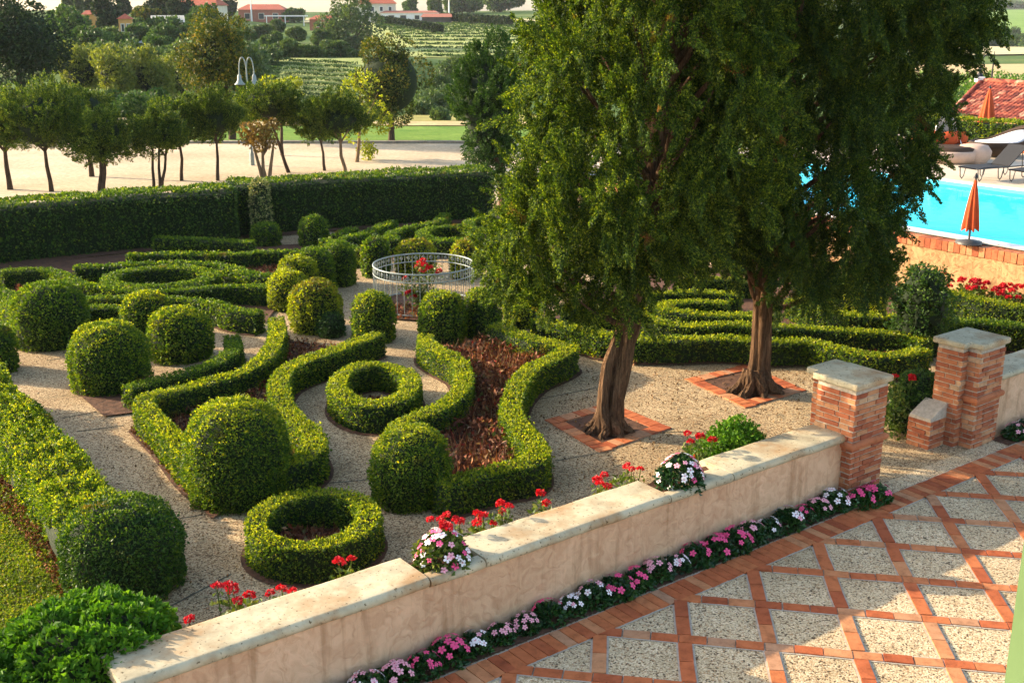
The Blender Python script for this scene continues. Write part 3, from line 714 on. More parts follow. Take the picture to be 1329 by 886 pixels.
# --- far centre parterre behind the iron ring
hedge('clipped_hedge', [(436, 303), (447, 299), (459, 294)], 'tiny hedge pointing at the tall hedge, far centre', w=.3)
hedge('clipped_hedge', [(421, 309), (445, 316), (469, 324)], 'short hedge slanting down towards the iron ring, far centre', w=.3)
hedge('clipped_hedge', [(444, 308), (466, 303), (486, 296), (500, 290), (511, 285)], 'straight slanting hedge, far centre, left of the curved one', w=.3)
hedge('clipped_hedge', [(512, 309), (508, 302), (525, 295), (548, 290), (567, 286), (574, 281), (578, 276)], 'hooked hedge far centre between slanting hedge and round ring', w=.3)
fc = G(583, 301, .42)
hedge('ring_hedge', None, 'small round ring hedge in front of the tall dark hedge, behind the iron ring', w=.34, closed=True, xy=[fc + np.array([math.cos(t)*.66, math.sin(t)*.95]) for t in a_], group='ring shaped hedges of the parterre')
hedge('clipped_hedge', [(608, 292), (609, 286), (622, 282), (640, 281)], 'curved hedge stub right of the far round ring', w=.3)
sheet('bed_soil', [G(430, 305), G(590, 292), G(700, 300), G(650, 340), G(600, 335), G(480, 340)], .0345, M['soil'])
# --- right parterre behind the big trees
hedge('clipped_hedge', [(697, 412), (722, 418), (759, 426), (787, 433), (835, 438), (886, 437.5), (942, 436.5), (998, 441), (1046, 440.5), (1089, 450), (1131, 459), (1170, 457), (1199, 451)], 'longest low hedge, edging the gravel behind both big trunks', w=.34, topmat='boxy')
hedge('clipped_hedge', [(800, 404), (831, 407), (857, 415), (894, 420), (942, 419), (998, 421), (1061, 423.5), (1131, 428), (1180, 432), (1203, 440)], 'second low hedge from the trunks in the right parterre', w=.32, topmat='boxy')
hedge('clipped_hedge', [(945, 391), (905, 389), (872, 392), (858, 397), (875, 402), (920, 406), (966, 407), (1000, 404)], 'hairpin shaped low hedge between the two trunks', w=.30, topmat='boxy')
hedge('clipped_hedge', [(836, 381), (862, 377.5), (920, 377), (960, 380)], 'thin hedge line between the trunks, third from the front', w=.3, topmat='boxy')
hedge('clipped_hedge', [(880, 361), (930, 360), (980, 362)], 'farthest hedge line seen between the trunks', w=.3, topmat='boxy')
hedge('clipped_hedge', [(735, 392), (765, 397), (800, 398)], 'shaded hedge stub left of the near trunk', w=.32)
hedge('clipped_hedge', [(1030, 386), (1045, 393), (1068, 401), (1107, 406), (1150, 408), (1184, 409)], 'sunlit sweeping hedge right of the far trunk', w=.34, topmat='boxy')
hedge('clipped_hedge', [(1050, 357), (1068, 361), (1107, 367), (1150, 372)], 'taller pale hedge behind the sweeping hedge, right', w=.4, h=.75, mat='boxy')
hedge('clipped_hedge', [(1213, 374), (1230, 377.5), (1276, 388), (1329, 396), (1370, 402)], 'hedge below the pool wall running out of the right edge', w=.36, h=.5, topmat='boxy')
hedge('clipped_hedge', [(1207, 424), (1222, 418), (1250, 414), (1290, 416), (1340, 421), (1380, 425)], 'hedge just behind the farther gate pillar', w=.4, h=.5)
sheet('bed_soil', [G(700, 428), G(730, 395), G(860, 350), G(1060, 350), G(1215, 385), G(1210, 470), G(1120, 480), G(1000, 462), G(860, 468), G(770, 455)], .0352, M['soil'])
bedplants('withered_bedding', [G(*p) for p in [(1060, 450), (1190, 450), (1190, 470), (1110, 474)]], 1500, .14, .06, seed=12)
bedplants('red_bedding', [G(*p) for p in [(700, 440), (780, 462), (980, 462), (980, 470), (820, 475), (690, 450)]], 700, .06, .05, seed=13)

# --- topiary balls
topiary(313, 515, 668, 66, 'biggest clipped ball, front corner of the left bed', topmat='boxy')
topiary(534, 549, 668, 51, 'rounded ball at the front left corner of the right bed', topmat='boxy')
topiary(167, 643, 792, 74, 'dark tall ball in the foreground beside the lawn', mat='boxd', topmat='box')
topiary(147, 415, 516, 48, 'round ball beside the long left path', topmat='boxy')
topiary(70, 365, 457, 45, 'dark dome by the far end of the left path', topmat='box')
topiary(237, 396, 474, 40, 'ball right of the one beside the left path', topmat='boxy')
topiary(192, 377, 440, 30, 'bright small ball behind the two left balls', mat='box', topmat='boxy')
topiary(-8, 418, 490, 30, 'ball cut by the left edge of the photo')
topiary(411, 362, 436, 34, 'yellow topped ball at the back of the left bed', mat='boxy', topmat='tip')
topiary(376, 350, 406, 27, 'round bush left of the yellow topped ball', mat='boxy')
topiary(388, 330, 395, 27, 'bush behind the yellow topped ball, taller', mat='boxy')
topiary(410, 320, 384, 26, 'middle bush of the clump left of the iron ring')
topiary(441, 312, 374, 22, 'right hand bush of the clump left of the iron ring')
topiary(486, 377, 448, 28, 'leaning ball at the left of the path opening to the iron ring', topmat='boxy')
topiary(575, 376, 452, 31, 'ball right of the path opening in front of the iron ring', topmat='boxy')
topiary(625, 372, 442, 25, 'smaller ball beside it, at the back of the right bed', topmat='boxy')
topiary(408, 279, 323, 19, 'clipped ball against the tall dark hedge')
topiary(346, 288, 322, 19, 'small dark ball left of the one against the tall hedge')
topiary(489, 305, 362, 19, 'green bush behind the iron ring on its left', mat='box')
topiary(540, 309, 362, 26, 'bronze topped bush just behind the iron ring', mat='boxy', topmat='tip')
topiary(603, 311, 364, 19, 'bronze topped bush right of the path behind the iron ring', mat='boxy', topmat='tip')
topiary(676, 366, 428, 24, 'pale loose bush at the left end of the longest low hedge', mat='boxy', lump=.06)
topiary(1190, 345, 468, 31, 'tall dark shrub right of the sweeping hedge', mat='boxd', lump=.15, group=None, cat='shrub', name='dark_shrub', shape=3)
topiary(1190, 480, 568, 36, 'dark shrub filling the gateway between the brick pillars', mat='boxd', lump=.05, group=None, cat='shrub', name='dark_shrub', shape=2.2)
topiary(1070, 366, 410, 16, 'small pale bush behind the sweeping hedge', mat='boxy')
topiary(635, 402, 434, 16, 'low green bush at the back corner of the right bed', mat='box', topmat='boxy')
topiary(430, 405, 440, 18, 'low dark bush behind the left bed hedge', mat='boxd')
# columnar variegated shrub
topiary(341, 232, 312, 13, 'pale variegated column shrub in the corner of the tall hedge', mat='variegated', name='column_shrub', cat='shrub', group=None, shape=4, lump=.05)
# --- tall back hedge
hedge('tall_hedge', None, 'long tall dark yew hedge along the back left of the garden', w=1.2, h=1.37, mat='boxd', xy=[(-15.2, 23.9), (-12.2, 25.9), (-9.7, 27.5), (-7.15, 28.75)], topmat='box', group='tall hedges behind the garden', leaf=.06, dens=560, mulch=.3, rad=.12, lump=.05)
hedge('tall_hedge', None, 'tall dark yew hedge set back behind the iron ring', w=1.2, h=1.37, mat='boxd', xy=[(-7.2, 29.35), (-4.6, 30.6), (-.7, 32.0)], topmat='box', group='tall hedges behind the garden', leaf=.06, dens=560, mulch=.3, rad=.12, lump=.05)

# --- lawn, laurel shrub
lawn = [G(-90, 560), G(28, 640), G(62, 690), G(86, 730), (-3.75, 9.2), (-2.9, 8.25), W(2, -8.2), W(-2, -8.2)]
sheet('lawn_soil', lawn, .0395, field_mat('lawn_thatch', (.09, .10, .015), (.22, .15, .05), 2.5))
bedplants('lawn_grass', [G(-90, 575), G(20, 645), G(52, 690), G(92, 790), G(110, 860), W(2, -8.3), W(-2, -8.2)], 90000, .035, .026, 'grass', 21, z=.04)
bedplants('wood_chip_mulch', [G(-10, 590), G(30, 625), G(100, 730), G(118, 800), G(78, 775), G(34, 705), G(-10, 655)], 6000, .03, .045, 'mulch', 22, z=.042)
bedplants('wood_chip_mulch', [G(168, 560), G(190, 552), G(290, 650), G(272, 668), G(240, 640)], 2200, .03, .04, 'mulch', 23, z=.02)
c, rr, hh = topiary(95, 772, 900, 92, 'bright glossy laurel shrub in the bottom left corner', mat='laurel', name='laurel_shrub', cat='shrub', group=None, leaf=.055, lump=.07, shape=2.3, base=(-3.42, 8.2), r0=.72, h=.98, dens=6)
topiary(10, 800, 900, 60, 'second low laurel shrub at the very bottom left corner', mat='laurel', name='laurel_shrub', cat='shrub', group=None, leaf=.055, lump=.07, shape=2.3, base=(-4.3, 7.75), r0=.75, h=.8, dens=6)
sheet('path_bed_soil', [G(166, 562), G(190, 550), G(305, 655), G(275, 676)], .0295, M['soil'])
sheet('path_bed_soil', [G(96, 508), G(150, 497), G(190, 535), G(135, 542)], .0297, M['soil'])
sheet('path_bed_soil', [G(-20, 560), G(40, 600), G(100, 680), G(140, 720), G(140, 800), G(60, 780), G(-20, 660)], .0372, M['soil'])
# fallen leaves on the gravel
bedplants('fallen_leaves', [G(680, 560), G(760, 480), G(1060, 480), G(1060, 560), G(820, 640), G(700, 640)], 900, .004, .03, 'litter', 31, z=.012)
bedplants('fallen_leaves', [G(100, 540), G(200, 600), G(330, 740), G(480, 740), G(300, 800), G(220, 760)], 420, .004, .026, 'litter', 32, z=.012)
# ------------------------------------------------------------------ iron ring and roses
ic = G(551, 398)
fe = empty('iron_ring_fence', (*ic, 0), 'round weathered iron railing with scroll band in the middle of the parterre', 'railing')
RF, HF = .98, .86
def ringpts(r, z, n=64): t = np.linspace(0, 2*np.pi, n+1); return np.stack([r*np.cos(t), r*np.sin(t), np.full(n+1, z)], 1)
mb = MB(); mb.tube(ringpts(RF, HF), .016, 8, cap=False); mb.build('top_rail', M['iron'], fe)
mb = MB(); mb.tube(ringpts(RF, HF-.16), .011, 6, cap=False); mb.build('middle_rail', M['iron'], fe)
mb = MB(); mb.tube(ringpts(RF, .07), .013, 6, cap=False); mb.build('bottom_rail', M['iron'], fe)
nbar = 40; b0 = None
for k in range(nbar):
    t = 2*np.pi*k/nbar
    if b0 is None:
        mb = MB(); mb.tube([(0, 0, 0), (0, 0, HF-.16 if False else HF)], .0068, 6); b0 = mb.build('bar', M['iron'], fe); b = b0
    else: b = b0.copy(); COL.objects.link(b); b.parent = fe
    b.location = (RF*math.cos(t), RF*math.sin(t), 0)
sc0 = None
for k in range(nbar):
    if sc0 is not None:
        sc = sc0.copy(); COL.objects.link(sc); sc.parent = fe; sc.rotation_euler = (0, 0, 2*np.pi*k/nbar); continue
    mb = MB()
    for s in (1, -1):
        tt = np.linspace(0, 3.6*np.pi/2*1.3, 18); rr = .042*(1-tt/9.5); cx = .012*s
        a = 2*np.pi*(k+.5)/nbar
        lx = cx + s*(.0 + rr*np.cos(tt)*.75 - .022); lz = HF-.08 + rr*np.sin(tt)
        P = np.stack([RF*np.cos(a) - lx*np.sin(a), RF*np.sin(a) + lx*np.cos(a), lz], 1); mb.tube(P, .0048, 4)
    mb.tube([(RF*math.cos(a), RF*math.sin(a), HF-.158), (RF*math.cos(a), RF*math.sin(a), HF-.01)], .004, 4)
    sc0 = mb.build('scrollwork', M['iron'], fe)
sheet('rose_bed_soil', [ic + np.array([math.cos(t), math.sin(t)])*1.12 for t in np.linspace(0, 2*np.pi, 40, endpoint=False)], .036, M['soil'])
bedplants('withered_bedding', [ic + np.array([math.cos(t), math.sin(t)])*1.1 for t in np.linspace(np.pi, 2*np.pi, 20)], 700, .16, .06, seed=41, z=.04)

def petalhead(mb, c, rad, n, size, m, r):
    d = rnd_dirs(n, r); d[:, 2] = np.abs(d[:, 2])*.9 - .15
    leaves(mb, np.array(c) + d*rad*r.uniform(.6, 1, n)[:, None], d, size, size*.9, .7, m, r)
_hd = {}
def flowerhead(kind, mat, rad, n, size):
    if kind not in _hd:
        mb = MB(); petalhead(mb, (0, 0, 0), rad, n, size, 0, np.random.default_rng(len(_hd)+3)); _hd[kind] = mb
    return _hd[kind]
_blooms = {}
def bloom_copy(kind, parent, loc, rot, sc=1.0):
    if kind in _blooms:
        o = _blooms[kind].copy(); COL.objects.link(o); o.parent = parent
    else:
        mb = MB()
        if kind.startswith('peri'):
            mats = {'peri_pink': ('petal_pink', 'eye'), 'peri_pale': ('petal_pale', 'eye'), 'peri_white': ('petal_white', 'eye')}[kind]
            for k in range(5):
                a = 2*np.pi*k/5; c, s = math.cos(a), math.sin(a)
                pts = [(0, 0, 0), (.014, -.009, .003), (.026, -.008, .002), (.029, 0, 0), (.026, .008, .002), (.014, .009, .003)]
                mb.add([(x*c - y*s, x*s + y*c, z+.001*k) for x, y, z in pts], [list(range(6))], 0)
            t = np.linspace(0, 2*np.pi, 7)[:-1]; mb.add(np.stack([.005*np.cos(t), .005*np.sin(t), np.full(6, .0065)], 1), [list(range(6))], 1)
            o = mb.build('bloom', [M[m] for m in mats], parent)
        else:
            petalhead(mb, (0, 0, 0), .05, 60, .03, 0, np.random.default_rng(5))
            o = mb.build('bloom', M[{'red': 'petal_red', 'orange': 'petal_orange'}[kind]], parent)
        _blooms[kind] = o
    o.location = loc; o.rotation_euler = rot; o.scale = (sc, sc, sc)
    return o
# rose bush in the ring
def shrublet(mb, rad, h, n, leaf, r, m=0, zc=.5):
    d = rnd_dirs(n, r); d[:, 2] = np.abs(d[:, 2])
    P = d*np.array([rad, rad, h])*r.uniform(.45, 1, n)[:, None]**.6
    P *= (1 + .18*vnoise(P, 3/rad*.5, 2))[:, None]
    leaves(mb, P, d, leaf*1.3, leaf*.85, 1.0, m, r)
rb_ = empty('rose_bush', (ic[0]+.0, ic[1]-.35, .03), 'straggly rose bush with red blooms inside the iron ring', 'rose')
r = np.random.default_rng(77); mb = MB()
stems = []
for k in range(16):
    a = r.uniform(0, 6.28); L = r.uniform(.35, .95); e = np.array([math.cos(a)*r.uniform(.1, .55), math.sin(a)*.35, L]); stems.append(e)
    mb.tube([(e[0]*.1, e[1]*.1, 0), (e[0]*.5, e[1]*.5, L*.55), tuple(e)], [.008, .006, .004], 5, 1)
    n = 46; t = r.uniform(.25, 1, n)[:, None]; leaves(mb, e*t*np.array([1, 1, 1]) + r.normal(size=(n, 3))*.07, rnd_dirs(n, r)+[0, 0, .4], .06, .04, 1, 0, r)
mb.build('foliage', [M['geran'], M['bark2']], rb_)
for k, (x, y, z) in enumerate([(-.05, 0, .92), (.03, .03, .86), (-.1, .05, .84), (.09, 0, .80), (-.02, -.08, .78), (.06, -.1, .9), (.32, 0, .76), (-.34, 0, .62), (.16, -.05, .84), (-.3, -.1, .35), (-.15, -.15, .3), (-.22, -.12, .38), (.02, -.05, .98)]):
    bloom_copy('red', rb_, (x, y, z), (r.uniform(-.5, .5), r.uniform(-.5, .5), r.uniform(0, 6)), 1.3)

# ------------------------------------------------------------------ periwinkle row along the wall foot
ORD = ['first', 'second', 'third', 'fourth', 'fifth', 'sixth', 'seventh', 'eighth', 'ninth', 'tenth', 'eleventh', 'twelfth', 'thirteenth', 'fourteenth', 'fifteenth', 'sixteenth', 'seventeenth', 'eighteenth', 'nineteenth', 'twentieth', 'twenty-first', 'twenty-second', 'twenty-third', 'twenty-fourth', 'twenty-fifth', 'twenty-sixth', 'twenty-seventh', 'twenty-eighth', 'twenty-ninth', 'thirtieth', 'thirty-first', 'thirty-second', 'thirty-third']
r = np.random.default_rng(12)
fol = []
for k in range(5):
    mb = MB(); shrublet(mb, .17, .155, 420, .042, r); mb.build
    fol.append(mb)
fol_me = []
def periwinkle(k, u, n, kind, label, group, foliage_scale=1.0, z=.012, nb=11, mixk=None):
    e = empty('periwinkle_plant', (*W(u, n), z), label, 'flower', group, r.uniform(0, 6))
    i = k % 5
    if len(fol_me) <= i:
        o = fol[i].build('foliage', M['vinca'], e); fol_me.append(o.data)
    else:
        o = bpy.data.objects.new('foliage', fol_me[i]); COL.objects.link(o); o.parent = e
    o.scale = (foliage_scale,)*3
    for b in range(nb):
        d = rnd_dirs(1, r)[0]; d[2] = abs(d[2])*.9 + .5; d /= np.linalg.norm(d)
        p = d*np.array([.17, .17, .185])*foliage_scale + [0, 0, .016]
        kk = kind if mixk is None or r.random() < .5 else mixk[int(r.integers(len(mixk)))]
        bloom_copy(kk, e, p, (-(d[1])*1.0, d[0]*1.0, 0), r.uniform(.9, 1.3)*foliage_scale)
    return e
us = np.arange(10.98, 2.6, -.285); order = ['peri_pink', 'peri_pink', 'peri_white', 'peri_pale', 'peri_pink', 'peri_white', 'peri_white', 'peri_pale', 'peri_pink', 'peri_pink', 'peri_pink', 'peri_white', 'peri_pale', 'peri_pink', 'peri_pink', 'peri_white', 'peri_white', 'peri_pink', 'peri_pale', 'peri_pale', 'peri_white', 'peri_pink', 'peri_pink', 'peri_pale', 'peri_white', 'peri_pale', 'peri_white', 'peri_pale', 'peri_pink', 'peri_pale']
cname = {'peri_pink': 'bright pink', 'peri_pale': 'pale pink', 'peri_white': 'white'}
for k, u in enumerate(us):
    kd = order[k % len(order)]
    if u > 10.6: n_ = -7.36
    else: n_ = -7.53
    periwinkle(k, u, n_ + r.normal()*.012, kd, f'{cname[kd]} periwinkle at the foot of the plastered wall, {ORD[k]} from the near brick pillar', 'periwinkles in the row below the plastered wall', r.uniform(.8, 1.25), nb=int(r.integers(11, 20)), mixk=['peri_pale', kd] if kd != 'peri_pink' else [kd])
for k, u in enumerate((14.25, 14.55, 14.85)):
    periwinkle(k, u, -7.48, ['peri_pale', 'peri_white', 'peri_pink'][k], f'{["pale pink", "white", "bright pink"][k]} periwinkle at the foot of the far right pillar, {ORD[k]} from that pillar', 'periwinkles right of the far gate pillar', 1.05, nb=12)
# clumps growing out of the wall pockets
e1 = periwinkle(0, 5.17, -7.97, 'peri_pale', 'mixed pink and white periwinkle clump in the wall pocket nearest the left', 'flower clumps in the wall pockets', 1.0, .74, 4)
def pocket(u, n, label, kinds, seed, red=0):
    r2 = np.random.default_rng(seed)
    e = empty('periwinkle_clump', (*W(u, n), .735), label, 'flower', 'flower clumps in the wall pockets')
    mb = MB(); shrublet(mb, .26, .34, 900, .05, r2); mb.build('foliage', M['geran' if seed == 1 else 'vinca'], e)
    for b in range(58):
        d = rnd_dirs(1, r2)[0]; d[2] = abs(d[2]) + .15; d /= np.linalg.norm(d); p = d*np.array([.26, .26, .35])
        bloom_copy(kinds[int(r2.integers(len(kinds)))], e, p, (-d[1], d[0], 0), r2.uniform(1.0, 1.45))
    for b in range(red):
        bloom_copy('red', e, (-.12 + .3*r2.random(), -.02 + .22*r2.random(), .33 + .1*r2.random()), (0, 0, r2.uniform(0, 6)), .8)
    return e
for ob in [e1] + list(e1.children): bpy.data.objects.remove(ob)
pocket(5.20, -7.93, 'mixed red, pink and white flower clump spilling from the left wall pocket', ['peri_pink', 'peri_pale', 'peri_white'], 1, 7)
pocket(8.22, -7.9, 'white and pink periwinkle clump in the right wall pocket', ['peri_white', 'peri_pale', 'peri_pink', 'peri_white'], 2)
# red geraniums behind the wall
def geranium(u, n, h, nb, label, seed, spread=.1):
    r2 = np.random.default_rng(seed); e = empty('geranium_plant', (*W(u, n), .01), label, 'flower', 'red geraniums behind the plastered wall')
    h = h - .09; mb = MB(); shrublet(mb, .24, h*.9, 420, .055, r2)
    tops = []
    for k in range(nb):
        p = np.array([r2.normal()*spread, r2.normal()*spread*.6, h*r2.uniform(.9, 1.08)]); tops.append(p)
        mb.tube([(p[0]*.3, p[1]*.3, .1), (p[0]*.8, p[1]*.8, h*.6), tuple(p)], .005, 5, 0)
        leaves(mb, p - [0, 0, .12] + r2.normal(size=(8, 3))*.035, rnd_dirs(8, r2), .05, .035, 1, 0, r2)
    mb.build('foliage', M['geran'], e)
    for p in tops: bloom_copy('red', e, p, (r2.uniform(-.3, .3), r2.uniform(-.3, .3), r2.uniform(0, 6)), r2.uniform(.8, 1.15))
for k, (u, n, h, nb, lab) in enumerate([(3.36, -8.38, .92, 3, 'tallest red geranium over the left part of the coping'), (3.52, -8.42, .86, 3, 'red geranium just right of the tallest one at left'), (2.85, -8.36, .82, 2, 'red geranium nearest the left end of the coping'),
      (3.85, -8.4, .80, 2, 'red geranium peeping over the coping before the round ring hedge'), (4.45, -8.45, .84, 2, 'pinkish red geranium below the round ring hedge'), (5.6, -8.35, .95, 3, 'red geranium behind the left flower pocket'), (5.95, -8.36, .9, 4, 'red geranium right of the left flower pocket'),
      (6.22, -8.4, .95, 4, 'fuller red geranium in front of the right bed'), (6.78, -8.4, .93, 2, 'single headed red geranium by the gravel, mid wall'), (7.55, -8.36, .86, 3, 'low red geranium left of the right flower pocket'), (7.9, -8.42, .95, 4, 'red geranium behind the right flower pocket'), (8.95, -8.36, 1.05, 5, 'tall red geranium left of the round green bush'), (13.05, -8.55, .95, 3, 'red geranium beside the farther gate pillar')]):
    geranium(u, n, h, nb, lab, 50+k)
sheet('wall_back_bed', [W(2, -8.16), W(10.6, -8.16), W(10.6, -8.62), W(2, -8.62)], .0057, M['soil'])
gb = empty('marigold_bush', (*W(9.75, -8.52), 0), 'round bright green bush with orange flowers behind the coping', 'shrub')
r2 = np.random.default_rng(9); mb = MB(); shrublet(mb, .60, 1.02, 11000, .04, r2); mb.tube([(0, 0, 0), (0, 0, .7)], [.03, .015], 6, 1); mb.build('foliage', [M['laurel'], M['bark2']], gb)
for k in range(12):
    d = rnd_dirs(1, r2)[0]; d[2] = abs(d[2])*.6 + .35; d /= np.linalg.norm(d); bloom_copy('orange' if k % 3 else 'red', gb, d*np.array([.6, .6, .98]), (0, 0, r2.uniform(0, 6)), .8)
# geraniums under the pool wall
for k, (px, py) in enumerate([(1211, 362), (1254, 366), (1272, 370), (1296, 374), (1318, 377), (1262, 372), (1305, 382)]):
    g = G(px, py, .5); r2 = np.random.default_rng(90+k)
    e = empty('geranium_plant', (*g, 0), f'red geranium at the foot of the pool wall, {ORD[k]} planted', 'flower', 'red geraniums below the pool wall')
    e['label'] = ['lone red geranium at the left end of the pool wall', 'red geranium in the bed below the closed orange parasol', 'bushy red geranium right of the parasol pole, below the pool wall', 'red geranium midway along the visible pool wall', 'red geranium near the right edge below the pool wall', 'short red geranium in front of the bushy one', 'low red geranium in front, near the right edge'][k]
    mb = MB(); shrublet(mb, .32, .52, 260, .07, r2); mb.build('foliage', M['geran'], e)
    for b in range(7 if k else 3): bloom_copy('red', e, (r2.normal()*.16, r2.normal()*.12, .48+.1*r2.random()), (0, 0, r2.uniform(0, 6)), 1.25)

# ------------------------------------------------------------------ trees
def tufts(mb, C, A, length, rad, per, leaf, r, m=0):
    """feathery sprays: C centres, A axes"""
    n = len(C); k = n*per
    ci = np.repeat(np.arange(n), per); t = r.uniform(0, 1, k)
    L = (length*r.uniform(.6, 1.4, n))[ci]; rd = (rad*r.uniform(.7, 1.35, n))[ci]
    off = rnd_dirs(k, r)*(rd*np.sqrt(r.random(k))*(1.05-.75*t))[:, None]
    P = C[ci] + A[ci]*(t*L)[:, None] + off
    N = A[ci]*.9 + off/(rd[:, None]+1e-6)*.8
    leaves(mb, P, N, leaf*1.4, leaf*.8, .6, m, r)
def big_tree(name, base, trunk, prof, label, mat, seed, ntuft, stems, trim=False, low=None, gapt=-.36):
    """prof: list of (z, centre x offset, centre y offset, radius)"""
    r = np.random.default_rng(seed)
    e = empty(name, (*base, 0), label, 'tree')
    mb = MB()
    for st in stems: 
        p = np.array(st[0], float); q = []
        rr = []
        k = 26; tt = np.linspace(0, 1, k); src = np.linspace(0, 1, len(p))
        pts = np.stack([np.interp(tt, src, p[:, i]) for i in range(3)], 1); rad = np.interp(tt, src, st[1])
        pts[:, :2] += np.stack([np.sin(tt*7+st[2]), np.cos(tt*6+st[2])], 1)*.02
        mb.tube(pts, rad, 36, 0, .13, 6, st[2])
    pr = np.array(prof)
    for k in range(46):
        z = r.uniform(pr[0, 0]+.1, pr[-1, 0]*.85); cx, cy, R_ = [np.interp(z, pr[:, 0], pr[:, i]) for i in (1, 2, 3)]
        a = r.uniform(0, 6.28); d = np.array([math.cos(a), math.sin(a)])*R_*r.uniform(.5, .85)
        s = np.array([np.interp(z*.8, trunk[:, 2], trunk[:, 0]), np.interp(z*.8, trunk[:, 2], trunk[:, 1]), max(.9, z*.8 - .1)])
        t_ = np.array([cx + d[0], cy + d[1], z + r.uniform(0, .5)])
        mb.tube([s, s*.45+t_*.55 + [0, 0, -.08], t_], [.05, .032, .01], 6)
    mb.build('trunk', M['bark'], e)
    mb = MB()
    zz = np.linspace(pr[0, 0], pr[-1, 0], 200); rw = np.interp(zz, pr[:, 0], pr[:, 3]); cw = np.cumsum(rw**1.4); cw /= cw[-1]
    n = ntuft; z = np.interp(r.random(n), cw, zz); a = r.uniform(0, 2*np.pi, n)
    R_ = np.interp(z, pr[:, 0], pr[:, 3])*(1 + .08*np.sin(3*a + z*1.7 + seed) + .06*np.sin(7*a - z*2.3) + .06*np.sin(z*5+a*2))
    q = np.where(r.random(n) < .72, r.uniform(.72, 1.02, n), np.sqrt(r.uniform(.05, .6, n)))
    x = np.interp(z, pr[:, 0], pr[:, 1]) + np.cos(a)*R_*q; y = np.interp(z, pr[:, 0], pr[:, 2]) + np.sin(a)*R_*q
    C = np.stack([x, y, z], 1)
    ncl = 330; cl = r.integers(0, n, ncl); near = cl[np.argmin(((C[:, None, :]-C[cl][None])**2).sum(2), 1)]
    pull = np.where(q > .6, .5, .0)[:, None]; C = C*(1-pull) + C[near]*pull; z = C[:, 2]
    keep = vnoise(C*np.array([1.7, 1.7, .55]), 1.0, 5) > np.where(z < 2.9, -.8, gapt)
    keep &= ~(((C[:, 2] < 2.9) & (C[:, 1] < -1.0)) | ((C[:, 2] < 2.55) & (C[:, 0] > .35))) if trim else ~((C[:, 2] < 1.95) & (C[:, 0] < -.1))
    C = C[keep]; a = a[keep]; q = q[keep]; n = len(C)
    A = np.stack([np.cos(a)*.55, np.sin(a)*.55, np.where(r.random(n) < .5, -.9, .9)*r.uniform(.4, 1.4, n)], 1) + r.normal(size=(n, 3))*.3; A /= np.linalg.norm(A, axis=1)[:, None]
    tufts(mb, C, A, .40, .095, 230, .025, r)
    if low is not None:
        k = low[3]; a = r.uniform(0, 6.28, k); zz = r.uniform(low[1], low[2], k); rr = r.uniform(.2, low[0], k)
        cx = np.interp(zz, trunk[:, 2], trunk[:, 0]); C = np.stack([cx + np.cos(a)*rr, np.sin(a)*rr, zz + rr*.25], 1)
        A = np.stack([np.cos(a)*.4, np.sin(a)*.4, -np.ones(k)*.8], 1) + r.normal(size=(k, 3))*.3; A /= np.linalg.norm(A, axis=1)[:, None]
        tufts(mb, C, A, .36, .095, 230, .025, r)
    mb.build('crown', M[mat], e)
    return e
tL = G(790, 560); top = GD(818, 400, tL[1])[:2] - tL
trL = np.array([(0, 0, 0), (.03, 0, .5), (top[0]*.6, 0, 1.1), (top[0], 0, 1.8), (top[0]+.25, 0, 3.2), (top[0]+.35, 0, 5.5), (top[0]+.3, 0, 8.6)])
stL = [(trL + np.array([.02, 0, 0]), [.165, .125, .12, .115, .10, .08, .03], 0.), 
       (np.array([(-.10, -.08, 0), (-.085, -.07, .45), (-.02, -.07, 1.0), (top[0]-.09, -.04, 1.55), (top[0]-.05, 0, 2.2)]), [.11, .078, .07, .065, .05], 1.7),
       (np.array([(.10, -.08, 0), (.09, -.08, .5), (.12, -.07, 1.0), (top[0]+.06, -.06, 1.5), (top[0]+.1, 0, 2.2)]), [.10, .075, .068, .06, .05], 3.1)]
for a in (-2.6, -1.9, -1.1, -.3, 3.0): stL.append((np.array([(.36*math.cos(a), .32*math.sin(a), -.03), (.22*math.cos(a), .2*math.sin(a), .08), (.11*math.cos(a), .11*math.sin(a), .32)]), [.04, .06, .055], a))
big_tree('juniper_tree', tL, trL, [(1.75, .0, 0, .5), (1.95, -.25, 0, 1.45), (2.35, -.1, 0, 1.75), (3.2, .22, 0, 1.8), (4.2, .5, 0, 1.72), (5.2, .6, 0, 1.6), (6.5, .65, 0, 1.4), (8, .35, 0, .9), (9.2, .3, 0, .15)],
         'big sunlit juniper with twisted split trunk, nearer of the two big trees', 'juniper', 3, 5000, stL, True, (.9, 2.2, 2.9, 260))
tR = G(980, 508); topR = GD(990, 400, tR[1])[:2] - tR
trR = np.array([(0, 0, 0), (.02, 0, .5), (topR[0], 0, 1.4), (topR[0]+.1, 0, 3), (topR[0]+.2, 0, 6), (topR[0]+.2, 0, 9)])
stR = [(trR, [.19, .145, .135, .12, .1, .03], .6)]
for a in (-2.9, -2.2, -1.4, -.5, .4): stR.append((np.array([(.46*math.cos(a), .38*math.sin(a), -.03), (.26*math.cos(a), .24*math.sin(a), .08), (.12*math.cos(a), .12*math.sin(a), .36)]), [.045, .075, .08], a))
